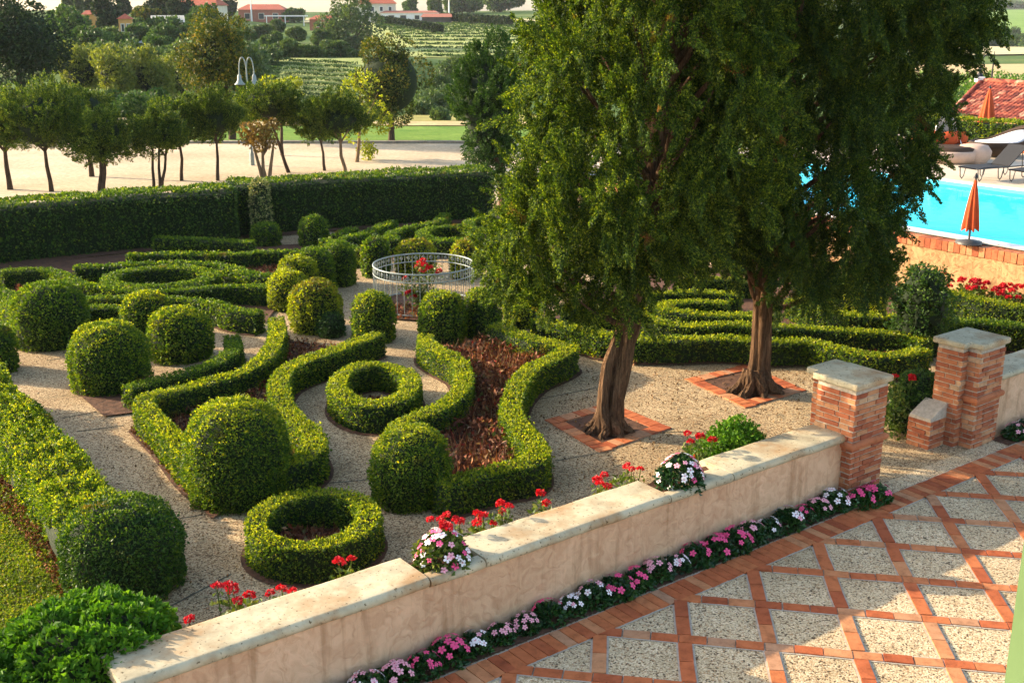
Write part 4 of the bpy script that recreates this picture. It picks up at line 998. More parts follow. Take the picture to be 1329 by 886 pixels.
big_tree('juniper_tree', tR, trR, [(1.4, .6, 0, .5), (1.6, .5, 0, 1.15), (2.0, .4, 0, 1.6), (2.6, .25, 0, 1.7), (3.6, .25, 0, 1.95), (4.7, .25, 0, 2.05), (5.3, .4, 0, 2.3), (5.8, .5, 0, 2.5), (6.6, .4, 0, 2.5), (7.5, .5, 0, 2.2), (8.6, .4, 0, 1.1), (9.4, .3, 0, .15)],
         'big dark juniper with straight trunk, farther and right of the two big trees', 'juniperd', 8, 6400, stR, False, (.7, 1.95, 2.6, 160), -.62)

def blobs(mb, C, Rd, n, leaf, r, m=0, inner=.35, gap=-.5, spread=.9):
    """leaf shell on lumpy blobs"""
    C = np.asarray(C, float); Rd = np.asarray(Rd, float)
    w = (Rd**2).sum(1); w /= w.sum(); k = r.choice(len(C), n, p=w)
    d = rnd_dirs(n, r); q = np.where(r.random(n) < .75, r.uniform(.82, 1.04, n), r.uniform(inner, .85, n))
    P = C[k] + d*Rd[k]*q[:, None]
    keep = vnoise(P, .9/Rd.mean(), 7) > gap
    P, d = P[keep], d[keep]
    leaves(mb, P, d + [0, 0, .15], leaf*1.25, leaf*.85, spread, m, r)
def crown_blobs(ctr, rx, ry, rz, k, r, frac=.42):
    d = rnd_dirs(k, r)*r.uniform(.55, .8, k)[:, None]
    C = np.array(ctr) + d*np.array([rx, ry, rz]); s = r.uniform(.8, 1.25, k)[:, None]*frac
    Rd = np.array([[rx, ry, rz]])*s
    return np.vstack([[ctr], C]), np.vstack([[np.array([rx, ry, rz])*.68], Rd])
def DT(px, py, D0=60, D1=900):
    for D in np.geomspace(D0, D1, 500):
        p = GD(px, py, D)
        if p[2] <= float(T(p[0], D)): return float(D)
    return None
def tree(name, px, ytop, ybot, hw, D, label, mat, n=5000, leaf=.09, base=None, cat='tree', group=None, seed=0, k=12, bk='bark2', tr=.09, trunks=None, depth=.95, frac=.42, gap=-.5, zfoot=None, limbs=4, core=.0, spiky=None):
    r = np.random.default_rng(seed + int(px))
    c = GD(px, (ytop+ybot)/2, D); m = mpp(D, c[2]); rx = hw*m; rz = (GD(px, ytop, D)[2]-GD(px, ybot, D)[2])/2
    if base is None: bx, by = c[0], D
    else: bx, by = GD(base, ybot+25, D)[0], D
    z0 = float(T(bx, by)) if zfoot is None else zfoot
    z0 = min(z0, c[2]-rz*.6)
    e = empty(name, (bx, by, z0), label, cat, group)
    mb = MB(); tgt = np.array([c[0]-bx, 0, c[2]-z0])
    if trunks is None: trunks = [(0, 0)]
    for (ox, lean) in trunks:
        p0 = np.array([ox, 0, -.05]); p2 = tgt + [lean, 0, -rz*.15]; p1 = p0*.55 + p2*.45 + [r.normal()*.06*max(.4, tr*8), 0, -.05]; p1b = p0*.8+p2*.2 + [r.normal()*.04*max(.4, tr*8), 0, 0]
        mb.tube([p0, p1b, p1, p2], [tr*1.25, tr, tr*.85, tr*.4], 9, 0, .08)
    for q in range(limbs):
        a = r.uniform(0, 6.28); s = p1*.6+p2*.4; t_ = tgt + np.array([math.cos(a)*rx*.6, math.sin(a)*rx*.5, rz*r.uniform(-.2, .5)])
        mb.tube([s, (s+t_)/2 + [0, 0, -.1*rz*.3], t_], [tr*.5, tr*.35, tr*.12], 6)
    mb.build('trunk', M[bk], e)
    mb = MB(); Cb, Rb = crown_blobs(tgt, rx, rx*depth, rz, k, r, frac)
    if spiky:
        nt_ = n//34; w_ = (Rb**2).sum(1); kk = r.choice(len(Cb), nt_, p=w_/w_.sum()); d = rnd_dirs(nt_, r); C = Cb[kk] + d*Rb[kk]*r.uniform(.7, 1.0, nt_)[:, None]
        C = C[vnoise(C, .9/Rb.mean(), 7) > gap]; d = C - Cb[0]; d /= np.linalg.norm(d, axis=1)[:, None]
        A = d*.7 + np.array([0, 0, spiky]) + r.normal(size=(len(C), 3))*.25; A /= np.linalg.norm(A, axis=1)[:, None]
        tufts(mb, C, A, leaf*3.2, leaf*1.5, 34, leaf*.62, r)
    else: blobs(mb, Cb, Rb, n, leaf, r, 0, gap=gap)
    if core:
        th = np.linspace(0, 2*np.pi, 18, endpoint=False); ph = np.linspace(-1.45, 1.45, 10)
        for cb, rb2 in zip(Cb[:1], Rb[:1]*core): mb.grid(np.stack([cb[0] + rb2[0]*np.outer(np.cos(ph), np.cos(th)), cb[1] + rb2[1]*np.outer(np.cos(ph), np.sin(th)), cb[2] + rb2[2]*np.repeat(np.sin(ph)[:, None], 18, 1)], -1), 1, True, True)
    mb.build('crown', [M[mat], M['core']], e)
    return e
LG = 'clipped lollipop trees between hedge and gravel yard'
tree('lollipop_tree', 3, 120, 205, 42, 37, 'dark lollipop tree cut by the left edge of the photo', 'lolli', 27360, .07, core=.85, spiky=.7, gap=-.8, group=LG, seed=1)
tree('lollipop_tree', 54, 103, 214, 52, 36.6, 'biggest lollipop tree with leaning trunk, second from the left edge', 'lolli', 39520, .07, core=.85, spiky=.7, gap=-.8, base=66, group=LG, seed=2, tr=.075)
tree('lollipop_tree', 131, 138, 218, 47, 36.2, 'lollipop tree with forked trunk between the biggest one and the three-stemmed one', 'lolli', 33440, .07, core=.85, spiky=.7, gap=-.8, base=130, group=LG, seed=3, tr=.08, trunks=[(-.03, -.05), (.06, .1)])
tree('lollipop_tree', 110, 115, 165, 40, 40, 'dark lollipop tree partly hidden behind the fork trunked one', 'lolli', 21280, .075, core=.85, spiky=.7, gap=-.8, group=LG, seed=4)
tree('lollipop_tree', 206, 140, 204, 37, 37, 'three stemmed lollipop tree', 'lolli', 27360, .07, core=.85, spiky=.7, gap=-.8, base=204, group=LG, seed=5, tr=.055, trunks=[(-.15, -.2), (.05, 0), (.12, .25)])
tree('lollipop_tree', 229, 126, 190, 36, 39, 'lollipop tree behind the three stemmed one, its trunk leaning right', 'lolli', 24320, .075, core=.85, spiky=.7, gap=-.8, base=234, group=LG, seed=6, tr=.06)
tree('lollipop_tree', 279, 122, 188, 33, 39, 'lollipop tree with kinked trunk left of the brown one', 'lolli', 24320, .07, core=.85, spiky=.7, gap=-.8, base=281, group=LG, seed=7, tr=.06)
tree('lollipop_tree', 345, 103, 166, 46, 41, 'wide dark lollipop tree with bent trunk behind the brown one', 'lolli', 30400, .08, core=.85, spiky=.7, gap=-.8, base=374, group=LG, seed=8, tr=.065)
tree('lollipop_tree', 441, 125, 186, 39, 40, 'round lollipop tree standing in front of the yellow leaved trees', 'lolli', 27360, .07, core=.85, spiky=.7, gap=-.8, base=448, group=LG, seed=9, tr=.07, bk='barkl')
tree('lollipop_tree', 412, 134, 184, 26, 41.5, 'half hidden lollipop tree with dark straight trunk, beside the round one', 'lolli', 18240, .075, core=.85, spiky=.7, gap=-.8, base=421, group=LG, seed=10, tr=.055)
tree('dry_tree', 340, 148, 202, 29, 37.5, 'small drying tree with brown foliage and forked trunk', 'brown', 3600, .07, base=345, seed=11, tr=.07, bk='barkl', trunks=[(-.03, -.35), (.03, .4), (0, 0)], gap=-.15, frac=.36)
tree('autumn_tree', 286, 14, 135, 56, 52, 'tall golden green tree beyond the gravel yard', 'autumn', 15000, .10, seed=12, core=.8, base=300, k=20, frac=.36, gap=-.35, tr=.16)
tree('autumn_tree', 506, 47, 165, 52, 51.2, 'round bronze green tree on the far edge of the yard with visible trunk', 'autumn', 14000, .095, seed=13, core=1.0, k=18, tr=.14, frac=.36, gap=-.35)
tree('yellow_tree', 468, 92, 184, 38, 44, 'airy yellow leaved tree in front of the bronze green tree', 'lime', 7500, .09, base=463, seed=14, tr=.07, bk='barkl', gap=.0, frac=.34, k=16)
tree('yellow_tree', 362, 97, 140, 34, 46, 'yellow leaved treetop behind the wide dark lollipop', 'lime', 5000, .10, seed=15, tr=.07, gap=-.1, k=14, frac=.34)
tree('sapling', 477, 180, 208, 14, 44.5, 'yellow green sapling at the yard edge below the airy tree', 'lime', 700, .09, seed=16, tr=.03, gap=-.1)
tree('cypress_tree', 634, 56, 222, 46, 33, 'dark weeping cypress left of the big sunlit juniper', 'boxd', 60000, .075, seed=17, gap=-.9, core=1.0, spiky=.5, base=655, tr=.14, k=22, frac=.32, bk='bark')
tree('columnar_shrub', 1224, 112, 165, 10, 41, 'small dark clipped column shrub by the pool house roof', 'boxd', 1500, .08, seed=18, tr=.04, zfoot=.6, frac=.5, k=6, cat='shrub')
tree('dark_conifer', 22, -8, 118, 66, 72, 'broad blackish conifer filling the top left corner', 'conifer', 15000, .16, seed=19, core=.8, k=22, tr=.25, frac=.36)
for i, (px, yt, yb, hw, D, lab) in enumerate([(105, 50, 130, 34, 88, 'pale yellow bushy tree beside the blackish conifer'), (150, 57, 135, 36, 86, 'pale green bushy tree below the orange turret'), (196, 62, 140, 34, 87, 'pale bushy tree below the white parasol'), (228, 66, 140, 30, 92, 'pale bushy tree touching the tall golden tree')]):
    tree('bushy_tree', px, yt, yb, hw, D, lab, 'willow', 6500, .17, seed=30+i, core=.8, k=18, frac=.34, tr=.15, group='pale bushy trees beyond the yard')
# dark undergrowth behind the yard: one mass
def mass(name, pts, mat, leaf, n, seed, core=True):
    """pts: (px, ytop, hw, D)"""
    r = np.random.default_rng(seed); mb = MB(); C = []; Rd = []
    for px, yt, hw, D in pts:
        t_ = GD(px, yt, D); z0 = float(T(t_[0], D)); h = max(.6, t_[2]-z0); rx = hw*mpp(D, z0)
        for q in range(5):
            C.append((t_[0]+r.normal()*rx*.4, D + r.normal()*rx*.4, z0 + h*r.uniform(.35, .62))); Rd.append((rx*.62, rx*.62, h*r.uniform(.34, .5)))
        C.append((t_[0], D, z0+h*.5)); Rd.append((rx*.8, rx*.8, h*.5))
    blobs(mb, C, Rd, n, leaf, r)
    return tag(mb.build(name, M[mat]), kind='stuff')
mass('undergrowth', [(x, 122 + 8*math.sin(x*.09), 26, 66 + 3*math.sin(x*.2)) for x in range(-40, 300, 22)], 'mid', .15, 26000, 1)
mass('undergrowth', [(570, 95, 24, 112), (590, 75, 22, 125), (560, 118, 20, 100), (600, 108, 26, 105), (545, 128, 24, 96), (618, 70, 26, 130), (640, 90, 30, 118), (570, 140, 14, 80), (600, 146, 10, 76)], 'olive', .24, 20000, 2)
mass('hedgerow', [(330+14*k, 146-2*math.sin(k), 13, 72) for k in range(-2, 9)], 'mid', .16, 9000, 3)
# trees on the far slope
OG = 'olive trees above the near vineyard'
for i, (px, yt, yb, hw, D) in enumerate([(352, 42, 66, 14, 190), (372, 50, 80, 17, 175), (398, 58, 84, 15, 165), (428, 52, 80, 18, 172), (416, 40, 62, 14, 200), (446, 58, 86, 18, 160), (384, 36, 56, 12, 215), (340, 30, 52, 13, 230), (460, 70, 96, 20, 150), (362, 26, 46, 10, 250)]):
    D = DT(px, yb+3, 133) or D
    tree('olive_tree', px, yt, yb, hw, D, ['olive tree nearest the golden tree on the slope', 'big olive tree above the left of the vine rows', 'olive tree over the middle of the vine rows', 'olive tree left of the tall pale poplar', 'olive tree behind the upper middle of the grove', 'grey green olive tree at the right end of the vine rows', 'olive tree below the canopy of the brick house', 'olive tree by the brick house corner', 'lowest olive tree behind the bronze tree', 'small olive tree directly under the brick house'][i], 'olive', 3000, .36, group=OG, seed=60+i, tr=.2, k=9, core=.8)
tree('poplar_tree', 455, -6, 90, 40, 205, 'tall pale poplar beside the white farmhouse', 'olive', 9000, .45, seed=71, k=24, tr=.4, frac=.34)
for i, (px, yt, yb, hw, D, mt, lab) in enumerate([(92, 8, 60, 32, 150, 'mid', 'round green hillside tree right of the blackish conifer'), (141, -5, 45, 20, 165, 'conifer', 'dark pointed conifer next to the orange turret'), (120, 35, 66, 30, 130, 'mid', 'dark green hillside tree under the orange house'), (118, -4, 28, 9, 260, 'conifer', 'thin dark spruce on the skyline left of the pointed conifer'), (160, -2, 22, 9, 300, 'conifer', 'dark spruce crest on the skyline above the turret'), (190, 8, 36, 18, 220, 'autumn', 'yellowish tree above the white parasol'), (178, 30, 56, 14, 175, 'mid', 'green tree right of the orange turret'), (212, -6, 34, 22, 240, 'conifer', 'dark conifer left of the red roofed villa'), (237, -3, 38, 20, 235, 'conifer', 'dark conifer below the red roofed villa'), (262, 6, 40, 22, 230, 'mid', 'green tree right below the red roofed villa'), (296, -4, 24, 14, 300, 'conifer', 'dark conifer beside the brick house'), (205, 44, 70, 22, 140, 'mid', 'green tree under the pale cabin roof'), (88, -8, 20, 9, 300, 'olive', 'skyline poplar standing alone at the left'), (103, -8, 22, 5, 300, 'olive', 'thin skyline poplar right of the lone one'),
      (533, 0, 20, 9, 430, 'mid', 'hilltop tree behind the white farm annex'), (565, -2, 18, 10, 460, 'mid', 'hilltop tree above the dark shed'), (600, -6, 16, 22, 520, 'mid', 'hilltop grove tree right of the mast'), (650, -8, 14, 26, 560, 'mid', 'bluish hilltop grove tree at the juniper'), (382, 13, 28, 14, 330, 'mid', 'dark skyline tree right of the brick house')]):
    D = DT(px, yb+2, 110) or D
    tree('hillside_tree', px, yt, yb, hw, D, lab, mt, 3600, .0024*D, seed=80+i, tr=.25, k=12, core=.9)
mass('far_wood', [(x, 58 + 5*math.sin(x*.13), 22, 118 + 12*math.sin(x*.21)) for x in range(70, 345, 18)], 'olive', .3, 22000, 15)
mass('far_wood', [(x, 38 + 7*math.sin(x*.17), 20, 160 + 12*math.sin(x*.26)) for x in range(60, 330, 17)], 'mid', .4, 18000, 16)
mass('far_wood', [(x, 26 + 6*math.sin(x*.11), 16, 190 + 20*math.sin(x*.3)) for x in range(60, 280, 18)], 'mid', .5, 14000, 5)
mass('far_wood', [(1180 + 14*k, 50 + 5*math.sin(k*1.7), 14, 420 + 12*math.sin(k)) for k in range(0, 13)], 'mid', .9, 12000, 6)
mass('far_wood', [(1288, 30, 14, 520), (1300, 33, 12, 520), (1315, 36, 10, 500)], 'mid', 1.0, 2500, 7)
mass('far_wood', [(1200 + 18*k, 2, 16, 1100) for k in range(0, 9)], 'mid', 2.2, 5000, 8)
# fields on the far slopes
def far_quad(name, pxs, mat, D0, D1, dz=.25):
    q = [GD(pxs[0], 55, D0)[:2], GD(pxs[1], 55, D0)[:2], GD(pxs[2], 55, D1)[:2], GD(pxs[3], 55, D1)[:2]]
    return drape(name, q, M[mat], dz, 70, 70)
far_quad('vineyard_ground', (322, 478, 470, 322), 'vinegrass', 106, 131, .06)
far_quad('upper_vineyard', (470, 690, 690, 470), 'vinegrass', 184, 294, .12)
far_quad('hay_field', (585, 700, 690, 590), 'hay', 284, 300, .45)
far_quad('hay_field', (395, 445, 440, 400), 'hay', 332, 372, .5)
far_quad('stubble_field', (1180, 1345, 1345, 1180), 'tan', 92, 240, .2)
far_quad('hay_field', (1180, 1345, 1345, 1180), 'hay', 300, 400, .4)
far_quad('bright_meadow', (1180, 1345, 1345, 1180), 'fgreen', 560, 1000, .6)
def vine_row(a, b, label, group, h=1.25, w=.55, leaf=.24, per=17, seed=0, mat='vine'):
    r = np.random.default_rng(seed); a = np.array(a); b = np.array(b); L = np.linalg.norm(b-a); n = int(L*per)
    t = r.random(n); p = a + (b-a)*t[:, None]; z = T(p[:, 0], p[:, 1])
    y = r.normal(size=n)*w*.28; hh = h*(.35+.65*r.random(n)**.7)*(1+.12*np.sin(t*L*1.3+seed))
    d = (b-a)/L; nn = np.array([-d[1], d[0]])
    P = np.concatenate([p + nn*y[:, None], (z+hh)[:, None]], 1)
    mb = MB(); leaves(mb, P, np.concatenate([nn*np.sign(y)[:, None]*.5, np.full((n, 1), .6)], 1), leaf*1.2, leaf*.9, .9, 0, r)
    return tag(mb.build('vine_row', M[mat], org=(*a, float(T(*a)))), label, 'vine row', group)
for k in range(10):
    Y0 = 108.5 + k*2.15; xa = GD(322, 55, Y0)[0]; xb = GD(466, 55, Y0)[0]
    vine_row((xa, Y0 + 1.2), (xb, Y0 - 1.4), f'{ORD[k]} vine row from the bottom of the striped slope behind the yellow trees', 'vine rows on the near slope', seed=k, per=60, h=.42, w=.5, leaf=.17, mat='mid')
for k in range(14):
    Y0 = 187 + k*8.0; xa = GD(488 + max(0, 60-k*6)*1.0, 55, Y0)[0]; xb = GD(690, 55, Y0)[0]
    vine_row((xa, Y0+1), (xb, Y0 - 5), f'{ORD[k]} vine row up the far hillside below the white farmhouse', 'vine rows on the far hillside', seed=40+k, leaf=.34, per=22, h=.42, w=1.0, mat='mid')
rs = None
for k in range(15):
    px = 492 + k*5.6; D = 292 - k*4.0; g = GD(px, 55, D)[:2]; loc = (*g, float(T(*g)))
    if rs is None:
        mb = MB(); r3 = np.random.default_rng(4); blobs(mb, [(0, 0, .9)], [(.85, .85, .95)], 500, .4, r3); rs = mb.build('round_shrub', M['conifer'], loc=loc)
        tag(rs, 'small dark round shrub in the line edging the far vineyard', 'shrub', 'round shrubs edging the far vineyard')
    else: copy_tree(rs, loc, k*.7)
for k in range(14):
    px = 575 + k*6.5; D = 292 - k*2; g = GD(px, 55, D)[:2]; copy_tree(rs, (*g, float(T(*g))), k*.9, 1.2, 'small dark round shrub in the line below the hay field', 'round shrubs below the hay field')
# vines behind the pool house
for k in range(7):
    D = 60 + k*4.5; xa = GD(1150, 55, D)[0]; xb = GD(1345, 55, D)[0]
    vine_row((xa, D + 1.5), (xb, D - 1.5), f'{ORD[k]} leafy vine row beyond the pool house roof', 'vine rows beyond the pool house', h=2.3 , w=1.2, leaf=.2, per=70, seed=80+k)
# ------------------------------------------------------------------ buildings
M['roof'] = plain('terracotta_roof', (.40, .10, .05), .85, .3, 2.5, .4, .03)
M['cream'] = plain('cream_render', (.66, .58, .44), .9, .1, .6)
M['white'] = plain('white_render', (.78, .75, .70), .8, .06, 2)
M['orange_r'] = plain('orange_render', (.62, .32, .10), .9, .12, 1.5)
M['brickred'] = plain('red_brick_far', (.36, .13, .08), .9, .2, 2)
M['glassd'] = plain('dark_window', (.03, .035, .04), .2, .2, 2, 0, spec=.6)
M['darkwood'] = plain('dark_boards', (.07, .06, .055), .9, .3, 3)
def house(name, px, py, D, w, d, h, rh, rot, label, wall, roof, wins, cat='house', hip=.35, over=.35, zoff=0.0):
    g = GD(px, 30, D)[:2]; z = float(T(*g)) + zoff
    e = empty(name, (*g, z), label, cat, None, rot)
    bm = prism([(-w/2, -d/2), (w/2, -d/2), (w/2, d/2), (-w/2, d/2)], -1.0, h); bm_obj('wall', bm, M[wall], e)
    mb = MB(); a, b = w/2+over, d/2+over; q = a*(1-hip) if hip < 1 else 0
    V = [(-a, -b, h+.003), (a, -b, h+.003), (a, b, h+.003), (-a, b, h+.003), (-q, 0, h+rh), (q, 0, h+rh)]
    mb.add(V, [(0, 1, 5, 4), (1, 2, 5), (2, 3, 4, 5), (3, 0, 4), (3, 2, 1, 0)]); mb.build('roof', M[roof], e)
    for (x, z_, ww, hh) in wins:
        mb = MB(); mb.box((x, -d/2-.03, z_), (ww+.24, .1, hh+.24)); f = mb.build('window', M['cream' if wall != 'cream' else 'white'], e)
        mb = MB(); mb.box((x, -d/2-.085, z_), (ww, .03, hh)); mb.build('pane', M['glassd'], f)
    return e
house('farmhouse', 490, 10, 303, 9.5, 7, 4.6, 1.6, .1, 'white farmhouse with red hipped roof on the far hilltop', 'cream', 'roof', [(-3.3, 3.3, .7, 1), (-1.1, 3.3, .7, 1), (1.1, 3.3, .7, 1), (3.3, 3.3, .7, 1), (2.5, 1.2, 1.1, 1.3)], zoff=.1)
house('farm_annex', 533, 18, 299, 14, 5, 2.5, .5, -.05, 'low whitish farm annex right of the red roofed farmhouse', 'white', 'brickred', [(-4.5, 1.4, 1.4, .9), (-1.5, 1.4, 1.4, .9), (2, 1.4, 1.1, .9), (5, 1.4, 1, .9)], hip=.15, zoff=-.1)
house('shed', 568, 24, 288, 7, 4.5, 1.5, .8, -.08, 'dark open shed at the end of the farm annex', 'darkwood', 'brickred', [], hip=.1)
house('brick_house', 343, 22, 345, 13, 9, 3.4, 1.5, .05, 'long low red brick house on the skyline at left', 'brickred', 'roof', [(-4, 1.6, 1.4, 1.5), (0, 1.6, 1.4, 1.5), (4, 1.6, 1.4, 1.5)])
house('red_cottage', 427, 41, 270, 8, 5, 2.2, .9, .0, 'low red cottage half hidden by trees below the skyline', 'brickred', 'roof', [(-2, 1.1, 1, .9), (1.5, 1.1, 1, .9)])
house('turret', 163, 36, 160, 1.7, 1.7, 2.9, .7, .25, 'small orange turret with red pyramid roof among hillside trees', 'orange_r', 'roof', [(-.35, 1.75, .3, .9), (.35, 1.75, .3, .9)], cat='tower', hip=1.0, over=.25, zoff=-.1)
house('orange_house', 121, 25, 185, 2.2, 3, 2.4, .6, .2, 'narrow orange house left of the pointed conifer', 'orange_r', 'roof', [], zoff=.3)
house('villa', 262, 5, 260, 9.5, 7, 5.5, 2.0, -.1, 'villa with broad red roof behind hillside trees', 'cream', 'roof', [(-2.5, 3.6, .9, 1.3), (2.5, 3.6, .9, 1.3)], zoff=-2.6)
house('cabin', 218, 36, 180, 4.2, 4, 1.6, 1.0, .3, 'pale roofed garden cabin on the left hillside', 'cream', 'hayroof' if 'hayroof' in M else 'cream', [(0, .9, .8, .8)], hip=.0)
def canopy():
    g = GD(372, 30, 320)[:2]; z = float(T(*g)); e = empty('canopy', (*g, z), 'long white flat canopy beside the red brick house', 'canopy')
    mb = MB(); mb.box((0, 0, 2.6), (11, 4, .25)); mb.build('canopy_roof', M['white'], e)
    for x in (-5, 0, 5):
        mb = MB(); mb.box((x, -1.8, 1.0), (.2, .2, 3.0)); mb.build('post', M['white'], e)
canopy()
def mast(px, D, h, lab):
    g = GD(px, 30, D)[:2]; z = float(T(*g)); mb = MB(); mb.tube([(0, 0, -.5), (0, 0, h*.5), (0, 0, h)], [.28, .2, .12], 8)
    mb.box((0, 0, h-.6), (1.2, .1, .12))
    tag(mb.build('utility_mast', M['white'], loc=(*g, z)), lab, 'mast')
mast(583, 300, 6, 'thin pale mast on the hill right of the farm annex'); mast(327, 340, 9, 'thin mast beside the red brick house on the skyline')
def parasol_open(px, py, D):
    p = GD(px, py, D); z0 = float(T(p[0], D)); e = empty('open_parasol', (p[0], D, z0), 'open white parasol on the left hillside', 'parasol'); h = p[2]-z0
    mb = MB(); mb.tube([(0, 0, 0), (0, 0, h)], .03, 6); mb.build('pole', M['white'], e)
    mb = MB(); t = np.linspace(0, 2*np.pi, 8, endpoint=False); q = np.zeros((3, 8, 3))
    for i, (rr, zz) in enumerate([(1.1, -.28), (1.08, -.2), (.03, .22)]): q[i] = np.stack([rr*np.cos(t), rr*np.sin(t), np.full(8, h+zz)], 1)
    mb.grid(q, 0, False, True); mb.build('canopy', M['white'], e)
parasol_open(189, 53, 150)

# ------------------------------------------------------------------ pool terrace
UF = 20.65; DZ = 1.15
M['deck'] = plain('pale_deck_stone', (.56, .45, .32), .85, .12, 1.2, .1)
M['pooltile'] = plain('pool_tile', (.09, .66, .78), .4, .06, 3, 0)
def poolwall():
    e = empty('pool_wall', (0, 0, 0), 'ochre plastered pool wall topped with upright bricks', 'wall'); e.rotation_euler = (0, 0, WANG); e.location = (0, 0, 0)
    # local frame: x = u, y = -n
    mb = MB(); Y, Z = np.meshgrid(np.linspace(-3, 26, 160), np.linspace(-.05, .94, 10), indexing='ij')
    P = np.stack([np.full_like(Y, UF), Y, Z], -1); P[..., 0] += (vnoise(P.reshape(-1, 3), 1.5, 3)*.012).reshape(Y.shape); mb.grid(P)
    mb.box((UF+.2, 11.5, .44), (.36, 29, 1.0)); mb.build('plaster_wall', M['stucco2'], e)
    r = np.random.default_rng(6); mb = MB()
    for y in np.arange(-3, 26, .135): mb.box((UF+.10, y, 1.03), (.27 + r.normal()*.006, .122, .20 + r.normal()*.004), 0, r.normal()*.02)
    mb.build('brick_course', M['pbrick'], e)
    mb = MB(); mb.box((UF+.17, 11.5, 1.0), (.2, 29, .2)); mb.build('mortar_bed', M['mortar'], e)
poolwall()
PU0, PU1, PN0, PN1 = 21.25, 27.95, -24.0, -4.0
for q in ([(UF+.22, -26), (PU0, -26), (PU0, 3), (UF+.22, 3)], [(PU1, -26), (37.5, -26), (37.5, 3), (PU1, 3)], [(PU0, -26), (PU1, -26), (PU1, PN0), (PU0, PN0)], [(PU0, PN1), (PU1, PN1), (PU1, 3), (PU0, 3)]):
    sheet('pool_deck', [W(*p) for p in q], DZ, M['deck'])
mb = MB()
def wq(mb, pts, m=0): mb.add([(*W(u, n), z) for u, n, z in pts], np.array([(0, 1, 2, 3)]), m)
b_ = .05
wq(mb, [(PU0, PN0, b_), (PU1, PN0, b_), (PU1, PN1, b_), (PU0, PN1, b_)])
for a, b in (((PU0, PN0), (PU1, PN0)), ((PU1, PN0), (PU1, PN1)), ((PU1, PN1), (PU0, PN1)), ((PU0, PN1), (PU0, PN0))): wq(mb, [(*a, b_), (*b, b_), (*b, DZ), (*a, DZ)])
tag(mb.build('pool_basin', M['pooltile']), kind='structure')
m, nt, out = new_mat('pool_water'); co = coords(nt)
n = noise(nt, 2.5, 3, .5, co); bp = nd(nt, 'ShaderNodeBump'); bp.inputs['Strength'].default_value = .15; bp.inputs['Distance'].default_value = .05; lk(nt, n.outputs['Fac'], bp.inputs['Height'])
tr = nd(nt, 'ShaderNodeBsdfTransparent'); tr.inputs[0].default_value = (.55, .97, 1, 1); gl = nd(nt, 'ShaderNodeBsdfGlossy'); gl.inputs['Roughness'].default_value = .03; lk(nt, bp.outputs[0], gl.inputs['Normal'])
fr = nd(nt, 'ShaderNodeFresnel'); fr.inputs[0].default_value = 1.05; lk(nt, bp.outputs[0], fr.inputs['Normal']); ms = nd(nt, 'ShaderNodeMixShader'); lk(nt, fr.outputs[0], ms.inputs[0]); lk(nt, tr.outputs[0], ms.inputs[1]); lk(nt, gl.outputs[0], ms.inputs[2]); lk(nt, ms.outputs[0], out.inputs[0])
sheet('pool_water', [W(PU0+.005, PN0+.005), W(PU1-.005, PN0+.005), W(PU1-.005, PN1-.005), W(PU0+.005, PN1-.005)], 1.06, m)
mb = MB()
for (u0, u1, n0, n1) in ((PU0-.28, PU0, PN0-.3, PN1+.3), (PU1, PU1+.28, PN0-.3, PN1+.3), (PU0, PU1, PN0-.3, PN0), (PU0, PU1, PN1, PN1+.3)):
    c = W((u0+u1)/2, (n0+n1)/2); mb.box((*c, DZ+.005), (u1-u0-.004, n1-n0-.004, .03), 0, WANG)
tag(mb.build('pool_edge', M['white']), kind='structure')
mb = MB(); c = W((UF+.3+37.4)/2, -11.5)
for (u0, u1, n0, n1) in ((37.3, 37.5, -26, 3), (UF+.3, 37.3, 2.8, 3), (UF+.3, 37.3, -26, -25.8)):
    mb.box((*W((u0+u1)/2, (n0+n1)/2), .5), (u1-u0, n1-n0, 1.29), 0, WANG)
tag(mb.build('pool_terrace_sides', M['stucco2']), kind='structure')
# hedge behind the deck
ha, hb = G(1190, 184, DZ), G(1400, 203, DZ)
hedge('deck_hedge', None, 'clipped hedge between the pool deck and the tiled pool house', w=.7, h=.95, xy=[ha, (ha+hb)/2, hb], mat='box', topmat='boxy', group=None, leaf=.075, mulch=0, z0=DZ, lump=.06)
mb = MB(); d = (hb-ha); L = np.linalg.norm(d); d /= L; ang = math.atan2(d[1], d[0])
for k in range(int(L/.26)): p = ha + d*(k+.5)*.26 + np.array([d[1], -d[0]])*.5; mb.box((*p, DZ+.09), (.25, .12, .18), 0, ang)
tag(mb.build('brick_edging', M['paver']), 'low terracotta brick edging along the foot of the deck hedge', 'edging')
